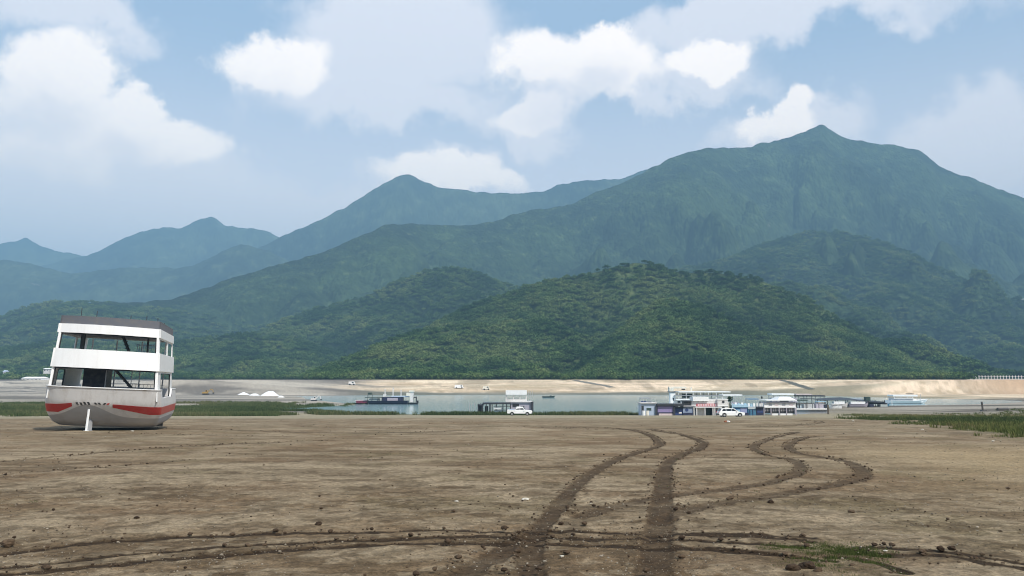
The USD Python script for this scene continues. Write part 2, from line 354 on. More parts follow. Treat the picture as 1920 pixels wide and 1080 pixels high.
    UsdGeom.PrimvarsAPI(m).CreatePrimvar('soil', Sdf.ValueTypeNames.Color3fArray, 'vertex').Set(Vt.Vec3fArray.FromNumpy(c.astype(np.float32)))
    tag(m, 'dry brown lake bed with tyre ruts sloping down to the water', 'ground', kind='structure')

def grass_mask(x, y):
    n = fbm(np.stack([x / 6, y / 12, 0 * x], -1), 3, 99); n2 = fbm(np.stack([x / 25, y / 25, 0 * x], -1), 3, 98)
    d = lake_dist(x, y)
    left = sstep(140, 152, y + (n - .5) * 30) * (1 - sstep(205, 245, y + (n - .5) * 50)) * (1 - sstep(-46, -42, x + (n - .5) * 12)) * sstep(.28, .42, n2)
    strip = sstep(-7.5, -5, -d + (n - .5) * 6) * (y < 175) * sstep(-60, -50, x) * (1 - sstep(24, 30, x))
    strip = np.where(d < 0, 0, strip) * (d < 7)
    ux = x / np.maximum(y, 1)
    edge = x - (12.9 + .318 * y) + (n - .5) * 9 + (n2 - .5) * 6
    right = sstep(-2.5, 8, edge) * (1 - sstep(112, 150, y + (n - .5) * 40)) * (.35 + .65 * sstep(.36, .55, n)) * (y > 20)
    right2 = sstep(0, 5, edge) * sstep(110, 140, y) * (1 - sstep(165, 195, y + (n - .5) * 30)) * sstep(.45, .6, n2) * .35
    spit = sstep(.55, .62, n2) * sstep(180, 200, y) * (1 - sstep(300, 350, y)) * (1 - sstep(-60, -50, x)) * .3
    return np.clip(np.maximum.reduce([left, strip, right, right2, spit]), 0, 1)

SOIL = dict(dirt=(.188, .130, .074), pale=(.30, .232, .148), dark=(.075, .050, .026), olive=(.156, .120, .062), red=(.155, .098, .053), tan=(.33, .245, .138), grey=(.18, .146, .095),
            rut=(.062, .040, .022), rutdark=(.034, .021, .011), shore=(.28, .245, .165), flat=(.150, .134, .115), flatpale=(.47, .42, .345), sand=(.72, .595, .43), sandpink=(.70, .53, .38), wet=(.14, .142, .11),
            mud=(.115, .10, .08), orange=(.46, .315, .20), grassy=(.10, .10, .045))

def ground_material():
    N = {'a': ('attribute', {'attribute': 'soil'}), 'g': ('geometry', {}),
         'n1': ('noise_texture', {'scale': 9.0, 'detail': 6.0, 'roughness': 0.7}), 'n2': ('noise_texture', {'scale': 34.0, 'detail': 5.0, 'roughness': 0.7}),
         'v': ('voronoi_texture', {'scale': 14.0, 'randomness': 1.0}), 'vb': ('map_range', {'from_min': 0.05, 'from_max': 0.16, 'to_min': 1.0, 'to_max': 0.0, 'clamp': True}),
         'vr': ('separate_color', {}), 'vs': ('math', {'math_type': 'greater_than', 'value2': 0.86}), 'vm': ('math', {'math_type': 'multiply'}), 'vk': ('math', {'math_type': 'multiply', 'value2': 0.55}),
         'r1': ('map_range', {'from_min': 0.25, 'from_max': 0.75, 'to_min': 0.42, 'to_max': 1.58, 'clamp': True}),
         'r2': ('map_range', {'from_min': 0.25, 'from_max': 0.75, 'to_min': 0.48, 'to_max': 1.56, 'clamp': True}),
         'mm': ('math', {'math_type': 'multiply'}), 'sc': ('vector_math', {'math_type': 'scale'}), 'mx': ('mix', {'color2': (0.42, 0.38, 0.31)}),
         'hh': ('math', {'math_type': 'add'}), 'b': ('bump', {'strength': 1.0, 'distance': 0.06}), 'p': ('principled_bsdf', {'roughness': 0.95, 'specular_ior_level': 0.15})}
    L = [('g.position', 'n1.vector'), ('g.position', 'n2.vector'), ('g.position', 'v.vector'), ('n1.fac', 'r1.value'), ('n2.fac', 'r2.value'), ('r1.result', 'mm.value1'), ('r2.result', 'mm.value2'),
         ('a.color', 'sc.vector1'), ('mm.value', 'sc.scale'), ('v.distance', 'vb.value'), ('v.color', 'vr.color'), ('vr.r', 'vs.value1'), ('vb.result', 'vm.value1'), ('vs.value', 'vm.value2'), ('vm.value', 'vk.value1'), ('vk.value', 'mx.fac'),
         ('sc.vector', 'mx.color1'), ('mx.color', 'p.base_color'), ('n1.fac', 'hh.value1'), ('vm.value', 'hh.value2'), ('hh.value', 'b.height'), ('b.normal', 'p.normal')]
    return usdkit.material(stage, '/World/Looks/soil_look', N, L, surface='p.BSDF')
build_ground()

# ---------------------------------------------------------------- water
def build_water():
    N = {'g': ('geometry', {}), 'mp': ('mapping', {'mapping_type': 'point', 'scale': (0.35, 1.0, 1.0)}), 'n': ('noise_texture', {'scale': 1.3, 'detail': 4.0, 'roughness': 0.6}),
         'b': ('bump', {'strength': 0.25, 'distance': 0.12}), 'p': ('principled_bsdf', {'base_color': (0.27, 0.39, 0.42), 'roughness': 0.12, 'ior': 1.33, 'specular_ior_level': 0.5})}
    m = usdkit.material(stage, '/World/Looks/lake_look', N, [('g.position', 'mp.vector'), ('mp.vector', 'n.vector'), ('n.fac', 'b.height'), ('b.normal', 'p.normal')], surface='p.BSDF')
    poly = LAKE.buffer(6.0)
    t = trimesh.creation.triangulate_polygon(poly, engine='earcut')
    v = np.c_[np.asarray(t[0]), np.full(len(t[0]), WL)]
    tag(usdkit.mesh(stage, '/World/lake_water', (v, np.asarray(t[1])), m), 'calm pale grey blue lake water', 'water', kind='structure')
build_water()

# ---------------------------------------------------------------- hills
class Hill:
    def __init__(s, name, label, crest, foot, cols, rows, spur=.28, scale=200., seed=1, skew=.5, k=1.15, back=.7, rough=.006, z0=0.0, tree=None, mat=None):
        s.__dict__.update(locals()); c = np.array([(a[0], a[1]) for a in crest], float)
        dist = np.array([a[2] for a in crest], float); dist = np.where(dist > 2000, 2000 + (dist - 2000) * .48, dist)
        p = np.stack([at(a, b, d) for (a, b), d in zip(c, dist)])
        s.u = p[:, 0] / p[:, 1]; s.yc_, s.zc_ = p[:, 1], p[:, 2]
        s.fz = PchipInterpolator(s.u, s.zc_ / s.yc_); s.fy = PchipInterpolator(s.u, s.yc_)
        s.u0, s.u1 = s.u[0], s.u[-1]
    def crest_at(s, u):
        u = np.clip(u, s.u0, s.u1); yc = s.fy(u); return yc, s.fz(u) * yc
    def height(s, x, y):
        u = x / y; yc, zc = s.crest_at(u)
        yf = s.foot; t = (yc - y) / np.maximum(yc - yf, 1)
        zc = np.maximum(zc, .5)
        front = np.clip(1 - t, 0, 1) ** s.k
        bk = np.clip(1 - (-t) / s.back, 0, 1) ** 1.2
        z = np.where(t >= 0, front, bk) * (zc - s.z0)
        q = np.stack([(x + s.skew * y) / s.scale, y / (s.scale * 2.4), 0 * x], -1)
        n = fbm(q, 4, s.seed); val = (1 - np.abs(2 * n - 1)) ** 2
        q2 = np.stack([(x - s.skew * 1.4 * y) / (s.scale * .45), y / (s.scale * .9), 0 * x], -1)
        n2 = fbm(q2, 3, s.seed + 40); val2 = (1 - np.abs(2 * n2 - 1)) ** 2
        w = np.clip(t * 3.0, 0.0, 1) * np.clip((1 - t) * 3.0, 0, 1)
        z = z - s.spur * w * zc * (.75 * val + .35 * val2) + w * zc * .06
        z = z + (fbm(np.stack([x, y, 0 * x], -1) / (yc[..., None] * .012), 3, s.seed + 9) - .5) * yc * s.rough
        edge = np.clip(np.minimum(u - s.u0, s.u1 - u) / .03, 0, 1)
        return s.z0 + z * np.sqrt(edge) - 4 * (1 - edge) - 3.0 * sstep(.93, 1.0, t)
    def build(s):
        u = np.linspace(s.u0, s.u1, s.cols)
        yc, _ = s.crest_at(u)
        tt = np.r_[np.linspace(1, 0, s.rows), -np.linspace(.04, 1, 8) * s.back]
        y = yc[None] - tt[:, None] * (yc[None] - s.foot); x = y * u[None]
        z = s.height(x, y)
        nr, nc = x.shape; idx = np.arange(nr * nc).reshape(nr, nc)
        q = np.stack([idx[:-1, :-1], idx[:-1, 1:], idx[1:, 1:], idx[1:, :-1]], -1).reshape(-1, 4)
        v = np.stack([x, y, z], -1).reshape(-1, 3)
        m = usdkit.mesh(stage, numbered('/World', s.name), (v, q), s.mat, smooth=True)
        tag(m, s.label, s.name.split('_')[-1], kind='structure')

def hill_material(name, dark, light, dry, clump, bump, rock=.0, big=.004):
    N = {'g': ('geometry', {}), 'n1': ('noise_texture', {'scale': big, 'detail': 5.0, 'roughness': 0.6}), 'n2': ('noise_texture', {'scale': clump * .35, 'detail': 4.0, 'roughness': 0.7}),
         'v': ('voronoi_texture', {'scale': clump, 'randomness': 1.0}), 'mp': ('mapping', {'scale': (1, 1, 0.0)}),
         'r1': ('map_range', {'range_type': 'smoothstep', 'from_min': 0.36, 'from_max': 0.64, 'to_min': 0.0, 'to_max': 1.0}), 'm1': ('mix', {'color1': dark, 'color2': light}),
         'r2': ('map_range', {'range_type': 'smoothstep', 'from_min': 0.52, 'from_max': 0.72, 'to_min': 0.0, 'to_max': 0.6}), 'm2': ('mix', {'color2': dry}),
         'r3': ('map_range', {'from_min': 0.3, 'from_max': 0.7, 'to_min': 0.55, 'to_max': 1.4, 'clamp': True}), 'sc': ('vector_math', {'math_type': 'scale'}),
         'n4': ('noise_texture', {'scale': big * 3.1, 'detail': 8.0, 'roughness': 0.75}), 'r4': ('map_range', {'range_type': 'smoothstep', 'from_min': 0.645, 'from_max': 0.71, 'to_min': 0.0, 'to_max': rock}), 'm4': ('mix', {'color2': (.30, .29, .27)}),
         'vi': ('math', {'math_type': 'subtract', 'value1': 1.0}), 'h': ('math', {'math_type': 'add'}), 'b': ('bump', {'strength': 1.0, 'distance': bump}), 'p': ('principled_bsdf', {'roughness': 0.9, 'specular_ior_level': 0.1})}
    L = [('g.position', 'n1.vector'), ('g.position', 'n2.vector'), ('g.position', 'mp.vector'), ('mp.vector', 'v.vector'), ('n1.fac', 'r1.value'), ('r1.result', 'm1.fac'),
         ('n2.fac', 'r2.value'), ('r2.result', 'm2.fac'), ('m1.color', 'm2.color1'), ('n2.fac', 'r3.value'), ('m2.color', 'sc.vector1'), ('r3.result', 'sc.scale'),
         ('g.position', 'n4.vector'), ('n4.fac', 'r4.value'), ('r4.result', 'm4.fac'), ('sc.vector', 'm4.color1'), ('m4.color', 'p.base_color'),
         ('v.distance', 'vi.value2'), ('vi.value', 'h.value1'), ('n2.fac', 'h.value2'), ('h.value', 'b.height'), ('b.normal', 'p.normal')]
    return usdkit.material(stage, f'/World/Looks/{name}', N, L, surface='p.BSDF')
MH1 = hill_material('near_scrub', (.036, .058, .020), (.062, .088, .030), (.10, .115, .045), .20, 3.0, big=.012)
MH2 = hill_material('slope_scrub', (.012, .026, .012), (.034, .060, .022), (.062, .082, .032), .11, 6.0, rock=.35, big=.005)
MH3 = hill_material('mountain_scrub', (.016, .030, .018), (.046, .068, .030), (.065, .08, .04), .05, 6.0, rock=.5, big=.0022)

HILLS = [
 Hill('distant_mountain', 'faint blue small peak at the far left edge', [(-500, 520, 7600), (-150, 470, 7600), (0, 458, 7600), (28, 452, 7600), (45, 447, 7600), (62, 455, 7600), (120, 473, 7600), (165, 480, 7600), (260, 520, 7600), (420, 620, 7600)], 3300, 160, 60, seed=3, scale=560, mat=MH3, spur=.22),
 Hill('distant_mountain', 'pale blue mountain with a rounded top, left of the twin peak', [(-350, 560, 6600), (0, 520, 6600), (100, 492, 6600), (160, 479, 6600), (210, 457, 6600), (262, 436, 6600), (300, 427, 6600), (340, 426, 6600), (372, 414, 6600), (395, 408, 6600), (432, 425, 6600), (505, 434, 6600), (522, 443, 6600), (600, 480, 6600), (760, 600, 6600)], 2900, 280, 90, seed=5, scale=460, mat=MH3, spur=.36),
 Hill('distant_mountain', 'blue grey mountain with a pointed peak behind the dark hill', [(300, 640, 5000), (400, 530, 5000), (470, 475, 5000), (530, 443, 5000), (600, 413, 5000), (660, 381, 5000), (700, 357, 5000), (735, 336, 5000), (760, 327, 5000), (790, 340, 5000), (832, 353, 5000), (880, 358, 5000), (930, 362, 5000), (1010, 360, 5000), (1045, 348, 5000), (1090, 340, 5000), (1160, 336, 5000), (1215, 318, 5000), (1300, 300, 5000), (1500, 330, 5000), (1700, 420, 5000)], 2300, 460, 130, seed=7, scale=430, mat=MH3, spur=.36),
 Hill('distant_hill', 'hazy blue low hill behind the left shore', [(-400, 560, 4300), (-100, 512, 4300), (0, 488, 4300), (60, 494, 4300), (130, 512, 4300), (210, 505, 4300), (270, 500, 4300), (340, 503, 4300), (400, 480, 4300), (452, 459, 4300), (500, 470, 4300), (560, 500, 4300), (700, 600, 4300)], 2150, 320, 90, seed=11, scale=330, mat=MH3, spur=.28),
 Hill('main_mountain', 'large green blue mountain with the highest peak at the right', [(-700, 640, 1500), (-300, 615, 1500), (-100, 600, 1500), (0, 591, 1500), (60, 573, 1500), (150, 566, 1500), (250, 567, 1550), (310, 562, 1600), (370, 546, 1650), (440, 520, 1700), (520, 497, 1750), (600, 474, 1800), (660, 450, 1850), (700, 432, 1900), (742, 419, 1950), (800, 423, 2050), (870, 422, 2150), (920, 415, 2200), (1000, 393, 2350), (1060, 385, 2450), (1120, 360, 2550), (1180, 337, 2650), (1240, 305, 2750), (1290, 284, 2800), (1330, 277, 2850), (1380, 278, 3000), (1430, 267, 3100), (1500, 252, 3200), (1524, 240, 3200), (1540, 235, 3200), (1556, 243, 3200), (1578, 257, 3200), (1640, 268, 3200), (1722, 281, 3200), (1770, 317, 3200), (1832, 338, 3200), (1870, 355, 3200), (1920, 372, 3200), (2020, 430, 3200), (2250, 500, 3100), (2600, 640, 2900)], 720, 900, 300, seed=13, scale=300, mat=MH2, spur=.56, k=1.06),
 Hill('wooded_hill', 'wooded spur in front of the main mountain at the right', [(950, 690, 1500), (1100, 575, 1500), (1250, 512, 1550), (1350, 490, 1650), (1410, 466, 1700), (1470, 445, 1750), (1540, 432, 1750), (1600, 440, 1700), (1650, 452, 1650), (1700, 472, 1600), (1762, 503, 1550), (1832, 536, 1500), (1900, 570, 1450), (2000, 612, 1450), (2250, 700, 1450)], 560, 480, 200, seed=17, scale=260, mat=MH2, spur=.5, skew=-.5),
 Hill('wooded_hill', 'mid green spur running down behind the left shore', [(230, 712, 1100), (330, 690, 1150), (420, 655, 1200), (520, 608, 1200), (600, 580, 1250), (700, 550, 1250), (780, 516, 1250), (845, 502, 1250), (900, 516, 1250), (980, 545, 1250), (1080, 580, 1250), (1250, 690, 1250)], 610, 420, 180, seed=19, scale=210, mat=MH2, spur=.5, skew=.7),
 Hill('wooded_hill', 'low wooded hill beyond the grounded boat', [(-800, 690, 1000), (-300, 668, 1000), (0, 655, 1000), (130, 640, 1000), (260, 648, 1000), (360, 640, 1000), (450, 628, 1000), (560, 640, 1000), (640, 668, 1000), (730, 712, 1000)], 650, 420, 110, seed=23, scale=150, mat=MH2, spur=.3),
 Hill('front_hill', 'dark green wooded hill rising straight behind the far bank', [(610, 712, 720), (700, 676, 760), (780, 632, 800), (850, 592, 830), (940, 554, 850), (1000, 536, 850), (1060, 522, 850), (1120, 510, 850), (1160, 500, 850), (1200, 493, 850), (1240, 502, 850), (1290, 511, 850), (1340, 512, 850), (1400, 520, 840), (1460, 541, 830), (1510, 562, 810), (1560, 590, 790), (1620, 627, 760), (1680, 661, 730), (1740, 694, 700), (1800, 716, 680)], 468, 560, 190, seed=29, scale=95, mat=MH1, spur=.50, skew=.25, k=1.0, rough=.004),
 Hill('front_hill', 'lighter green knoll low on the dark wooded hill, right of centre', [(1050, 714, 560), (1100, 672, 590), (1170, 616, 620), (1245, 566, 650), (1310, 574, 650), (1390, 610, 640), (1480, 642, 630), (1600, 680, 610), (1730, 714, 590)], 464, 340, 120, seed=31, scale=80, mat=MH1, spur=.42, skew=.2, k=.95, rough=.004),
 Hill('front_hill', 'green knoll at the foot of the slope, left of centre', [(540, 714, 600), (620, 690, 620), (700, 655, 650), (800, 622, 680), (890, 612, 690), (960, 630, 680), (1030, 672, 650), (1085, 714, 620)], 470, 300, 110, seed=37, scale=80, mat=MH1, spur=.42, skew=.3, k=.95, rough=.004),
]
for h in HILLS: h.build()

# ---------------------------------------------------------------- trees on the near slopes
def leaf_mat(name, c1, c2, c3):
    N = {'oi': ('object_info', {}), 'om': ('math', {'math_type': 'multiply_add', 'value2': .5, 'value3': .22}), 'g': ('geometry', {}), 'n': ('noise_texture', {'scale': 0.016, 'detail': 4.0}), 'r': ('map_range', {'from_min': .36, 'from_max': .64, 'to_min': -.55, 'to_max': .5}),
         'a': ('math', {'math_type': 'add', 'use_clamp': True}), 'rp': ('rgb_ramp', {'ramp': [(0, c1), (.55, c2), (1, c3)]}),
         'd': ('diffuse_bsdf', {}), 't': ('translucent_bsdf', {}), 'x': ('mix_closure', {'fac': .25})}
    return usdkit.material(stage, f'/World/Looks/{name}', N, [('oi.random', 'om.value1'), ('om.value', 'a.value1'), ('g.position', 'n.vector'), ('n.fac', 'r.value'), ('r.result', 'a.value2'), ('a.value', 'rp.fac'), ('rp.color', 'd.color'), ('rp.color', 't.color'), ('d.BSDF', 'x.closure1'), ('t.BSDF', 'x.closure2')], surface='x.closure')
LEAF = leaf_mat('tree_leaves', LEAF_C[0], LEAF_C[1], LEAF_C[2])
BARK = paint('bark', (.12, .095, .07), .9)
def tree_mesh(seed, n=110, wide=1.0):
    """A bushy unit tree: clumps of leaf faces in an uneven crown, 1 m tall."""
    g = np.random.default_rng(seed)
    lobes = [(g.uniform(-.28, .28) * wide, g.uniform(-.28, .28) * wide, g.uniform(.42, .78), g.uniform(.2, .34)) for _ in range(7)]
    v, f = [], []
    for i in range(n):
        lx, ly, lz, lr = lobes[i % 7]
        d = g.normal(size=3); d /= np.linalg.norm(d)
        c = np.array([lx, ly, lz]) + d * lr * np.array([1.1 * wide, 1.1 * wide, .85]) * g.uniform(.75, 1.05)
        nn = d + g.normal(size=3) * .45; nn /= np.linalg.norm(nn)
        a = np.cross(nn, g.normal(size=3)); a /= np.linalg.norm(a); b = np.cross(nn, a); s = g.uniform(.07, .15)
        k = len(v); v += [c + a * s, c + b * s * .9, c - a * s, c - b * s * .8 + nn * s * .3]; f += [[k, k + 1, k + 2], [k, k + 2, k + 3]]
    return np.array(v), np.array(f)
def instancer(name, protos, pos, scale, rotz, idx, label, cat, tilt=None):
    pi = UsdGeom.PointInstancer.Define(stage, numbered('/World', name))
    base = str(pi.GetPath()); rel = pi.CreatePrototypesRel()
    UsdGeom.Scope.Define(stage, base + '/kinds')
    for i, (nm, mesh, mat) in enumerate(protos):
        p = usdkit.mesh(stage, f'{base}/kinds/{nm}' + (f'_{i:03d}' if i else ''), mesh, mat)
        rel.AddTarget(p.GetPath())
    pi.CreatePositionsAttr(Vt.Vec3fArray.FromNumpy(np.asarray(pos, np.float32)))
    s = np.asarray(scale, float); s = np.stack([s] * 3, 1) if s.ndim == 1 else s
    pi.CreateScalesAttr(Vt.Vec3fArray.FromNumpy(s.astype(np.float32)))
    pi.CreateProtoIndicesAttr(Vt.IntArray.FromNumpy(np.asarray(idx, np.int32)))
    h = np.asarray(rotz) / 2
    pi.CreateOrientationsAttr(Vt.QuathArray([Gf.Quath(float(c), 0, 0, float(q)) for c, q in zip(np.cos(h), np.sin(h))]))
    tag(pi, label, cat, kind='stuff'); return pi
def scatter_forest():
    g = np.random.default_rng(3); P, S = [], []
    jobs = [(8, 7.0, 2.2, 5.8), (9, 7.0, 2.2, 5.4), (10, 7.0, 2.2, 5.4), (7, 22.0, 3.5, 6.2), (6, 28.0, 4.0, 7.0), (5, 42.0, 4.5, 8.0), (4, 60.0, 5.0, 8.0)]
    for k, area, s0, s1 in jobs:
        h = HILLS[k]; u0, u1 = max(h.u0, -.72), min(h.u1, .74)
        ymax = h.yc_.max() if k != 4 else 1500
        tot = (u1 - u0) * (ymax ** 2 - h.foot ** 2) / 2
        n = int(min(tot / area, 26000))
        u = g.uniform(u0, u1, n); y = np.sqrt(g.uniform(h.foot ** 2, ymax ** 2, n)); x = u * y
        yc, _ = h.crest_at(u); ok = y < yc * 1.01
        z = h.height(x, y)
        for j, o in enumerate(HILLS):
            if j != k and j >= 4:
                zo = np.where((u > o.u0) & (u < o.u1) & (y > o.foot), o.height(x, y), -99); ok &= z > zo - 1
        ok &= z > np.maximum(0.3, terrain(x, y) - .5)
        cl = fbm(np.stack([x / 60, y / 60, 0 * x], -1), 3, 77 + k); ok &= g.uniform(size=n) < .35 + 1.4 * sstep(.3, .55, cl)
        P.append(np.stack([x, y, z], 1)[ok]); S.append(g.uniform(s0, s1, n)[ok])
    # the line of trees along the foot of the slope
    x = g.uniform(-420, 262, 2600); y = 459 + g.uniform(0, 17, 2600) - 13 * sstep(.5, .68, fbm(np.stack([x / 16, x * 0, x * 0], -1), 3, 15)) * g.uniform(0, 1, 2600) + 170 * (1 - sstep(-110, -60, x))
    P.append(np.stack([x, y, terrain(x, y) - .2], 1)); S.append(g.uniform(2.0, 5.6, 2600))
    P, S = np.concatenate(P), np.concatenate(S); n = len(P); print('trees', n)
    P[:, 2] -= S * .12
    prot = [('scrub_tree', tree_mesh(i, 90 + 10 * i, 1.0 + .12 * i), LEAF) for i in range(5)]
    instancer('forest', prot, P, np.stack([S * g.uniform(.9, 1.3, n), S * g.uniform(.9, 1.3, n), S], 1), g.uniform(0, 6.28, n), g.integers(0, 5, n), 'dense green scrub forest over the near hills behind the lake', 'forest')
scatter_forest()

# ---------------------------------------------------------------- the air
def build_haze():
    N = {'v': ('principled_volume', {'color': HAZE_COL, 'density': HAZE_D, 'anisotropy': -0.1})}
    m = usdkit.material(stage, '/World/Looks/haze_look', N, [], volume='v.volume')
    b = trimesh.creation.box((19000, 19000, 1))
    v = b.vertices.copy(); v[:, 2] = np.where(v[:, 2] > 0, 940.0, -9.5)
    tag(usdkit.mesh(stage, '/World/haze', (v, b.faces), m), 'thin pale summer haze over the whole valley', 'haze', kind='stuff')
build_haze()

# ---------------------------------------------------------------- the grounded houseboat
WHITE = paint('white_boat_paint', (.86, .86, .85), .42, dirt=.07, scale=2.5, dirt_rgb=(.42, .38, .32), streak=.2)
HULLWHITE = paint('hull_white_paint', (.64, .63, .62), .45, dirt=.15, scale=2.2, dirt_rgb=(.28, .22, .16), streak=.18)
HULLGREY = paint('hull_bottom_grey', (.38, .385, .395), .6, dirt=.15, scale=1.0, dirt_rgb=(.20, .17, .14))  # underside shade painted into the lower hull; plain grey on the short post
RED = paint('red_stripe_paint', (.46, .030, .028), .4, dirt=.12, scale=1.5)
SCREEN = paint('grey_canvas', (.115, .122, .14), .85, dirt=.15)
DARKGREY = paint('dark_grey_steel', (.035, .037, .042), .5, dirt=.1)
BLACK = paint('black_rubber', (.012, .012, .013), .6, dirt=.05)
INNER = paint('deck_grey', (.28, .28, .29), .7, dirt=.2)
GALV = paint('galvanised_steel', (.48, .49, .50), .4, metal=.4, dirt=.15)

def loft_surface(fn, zs, closed=False):
    rows = [fn(z) for z in zs]; n = len(rows[0]); v = np.concatenate(rows); idx = np.arange(len(zs) * n).reshape(len(zs), n)
    f = np.stack([idx[:-1, :-1], idx[:-1, 1:], idx[1:, 1:], idx[1:, :-1]], -1).reshape(-1, 4)
    return v, f
def grid_mesh(P):
    nr, nc = P.shape[:2]; idx = np.arange(nr * nc).reshape(nr, nc)
    f = np.stack([idx[:-1, :-1], idx[:-1, 1:], idx[1:, 1:], idx[1:, :-1]], -1).reshape(-1, 4)
    return trimesh.Trimesh(P.reshape(-1, 3), np.vstack([f[:, [0, 1, 2]], f[:, [0, 2, 3]]]), process=False)
def slab(P, n=0.03):
    """A grid surface given thickness along its normals."""
    a = grid_mesh(P); nv = a.vertex_normals; Q = P - nv.reshape(P.shape) * n
    nr, nc = P.shape[:2]; v = np.concatenate([P.reshape(-1, 3), Q.reshape(-1, 3)]); o = nr * nc; i = np.arange(o).reshape(nr, nc)
    q = np.stack([i[:-1, :-1], i[:-1, 1:], i[1:, 1:], i[1:, :-1]], -1).reshape(-1, 4); fs = [q, q[:, ::-1] + o]
    for e in (i[0], i[:, -1], i[-1, ::-1], i[::-1, 0]): fs.append(np.stack([e[:-1], e[:-1] + o, e[1:] + o, e[1:]], 1))
    f = np.vstack(fs); return trimesh.Trimesh(v, np.vstack([f[:, [0, 1, 2]], f[:, [0, 2, 3]]]), process=False)

def houseboat():
    L = 12.0
    c0 = at(287, 801, 60.0); th = math.radians(18.0)
    base = np.array([c0[0] - 3.68 * math.cos(th), 60.0 - 3.68 * math.sin(th), 0]); base[2] = c0[2] + .05
    t = thing('houseboat', 'white double-deck passenger boat with red hull stripe stranded on the dry lake bed', 'boat', base, math.degrees(th), roll=2.8)
    lev = np.array([  # z, half width, bow, shoulder, stern
        (-.05, 3.35, 2.0, 3.8, 12.0), (.25, 3.68, 1.4, 3.0, 12.6), (.73, 3.88, .85, 2.4, 12.7), (1.06, 3.95, .5, 2.1, 12.8), (1.67, 4.0, .0, 1.6, 12.8), (2.9, 3.86, -.45, .9, 12.6)])
    def outline(z, off=0.0, n=28):
        p = [np.interp(z, lev[:, 0], lev[:, k]) for k in range(1, 5)]
        hw, bow, sh, st = p[0] + off, p[1] - off, p[2], p[3]
        a = np.linspace(math.pi / 2, 0, n); ex = 2 / 2.6
        cx = hw * np.cos(a) ** ex * 1.0; cy = sh - (sh - bow) * np.sin(a) ** ex
        right = np.stack([cx, cy], 1); sl = np.linspace(sh, st, 49)[1:]
        right = np.vstack([right, np.stack([np.full(48, hw), sl], 1)])
        left = right[1:][::-1] * [-1, 1]
        return np.vstack([left, right])          # port stern round the bow to starboard stern
    def surf(za, zb, n, off=0.0):
        """Surface between two heights, each a number or a function of the outline index."""
        m = len(outline(1.0)); xs = outline(1.67)[:, 0]; yy = outline(1.67)[:, 1]
        A = np.array([za(x, y) if callable(za) else za for x, y in zip(xs, yy)]); B = np.array([zb(x, y) if callable(zb) else zb for x, y in zip(xs, yy)])
        P = np.zeros((n, m, 3))
        for j, s in enumerate(np.linspace(0, 1, n)):
            z = A + (B - A) * s
            for k in range(m):
                o = outline(z[k], off)[k]; P[j, k] = (o[0], o[1], z[k])
        return P
    kn = lambda x, y: .70 + (.92 * math.exp(-((x + .9) / 1.55) ** 2) if y < 2.2 else 0.0)  # upper edge of the painted underside shade, arching up at the stem
    tp = lambda x, y: 2.24 if (x > 0 and 2.2 < y < 9.2 and abs(x) > 3.9) else 2.9
    hull = grid_mesh(surf(kn, tp, 9))
    obj('hull', trimesh.util.concatenate([hull, slab(surf(2.0, tp, 3, -.06), .03)]), HULLWHITE, t, smooth=50)
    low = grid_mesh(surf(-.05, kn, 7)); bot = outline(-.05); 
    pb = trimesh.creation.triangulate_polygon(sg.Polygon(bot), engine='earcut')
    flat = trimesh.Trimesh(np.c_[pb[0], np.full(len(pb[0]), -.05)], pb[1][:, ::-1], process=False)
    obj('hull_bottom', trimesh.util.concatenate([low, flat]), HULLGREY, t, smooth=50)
    MB().bb(-3.6, 3.6, 12.55, 12.72, .6, 2.85).build('transom', HULLWHITE, t)
    ct = np.array([tp(a, b) for a, b in outline(1.67)]) + .03; cap = np.stack([np.c_[outline(2.9, .05), ct], np.c_[outline(2.9, -.09), ct]])
    obj('bulwark_cap', slab(cap, .06), WHITE, t)
    # red stripes: each a thin band that tapers towards the stem
    def stripe(sign):
        P = surf(1.0, 1.7, 5, .012); xs = P[0, :, 0]; yy = P[0, :, 1]; m = len(xs); q = P.copy()
        sel = [k for k in range(m) if sign * xs[k] > (.55 if sign > 0 else 1.85)]
        cen = lambda x, y: (min(1.0, max(0.0, (abs(x) - (.55 if sign > 0 else 1.85)) / (2.6 if sign > 0 else 1.1))) if y < 2.4 else 1.0)
        cols = []
        for k in sel:
            c = cen(xs[k], yy[k]); z0 = 1.50 + (.98 - 1.50) * c; z1 = 1.72 + (1.58 - 1.72) * c
            cols.append([np.r_[outline(z, .012)[k], z] for z in np.linspace(z0, z1, 5)])
        obj('red_stripe', slab(np.array(cols).transpose(1, 0, 2), .01), RED, t)
    stripe(1); stripe(-1)
    for i, x in enumerate((-1.62, -1.37, -1.12, -.86, -.40, -.15, .10, .33)):
        z = 1.74 - .05 * (abs(x) > 1.2); 
        def pt(xx, zz):
            o = outline(zz, .014); k = int(np.argmin(np.abs(o[:, 0] - xx) + (o[:, 1] > 2.5) * 9)); 
            k0 = np.searchsorted(o[:, 0][:len(o)], xx); k0 = min(max(k0, 1), len(o) - 1); 
            a, b = o[k0 - 1], o[k0]; f = (xx - a[0]) / (b[0] - a[0] + 1e-9); return np.r_[a + (b - a) * f, zz]
        s = .10 if x > 0 else -.10; w = .15; h = .13 if abs(x) > .8 else .08
        P = np.array([[pt(x, z - h), pt(x + w, z - h)], [pt(x + s, z + h * .6), pt(x + w + s, z + h * .6)]])
        obj('stripe_dash', slab(P, .01), RED if i == 7 else DARKGREY, t)
    deck = trimesh.creation.extrude_polygon(sg.Polygon(outline(2.0, -.07)), .05, engine='earcut'); deck.apply_translation((0, 0, 2.0)); obj('lower_deck', deck, INNER, t)
    lean = .062
    def hw(z): return 3.68 - lean * (z - 2.9)
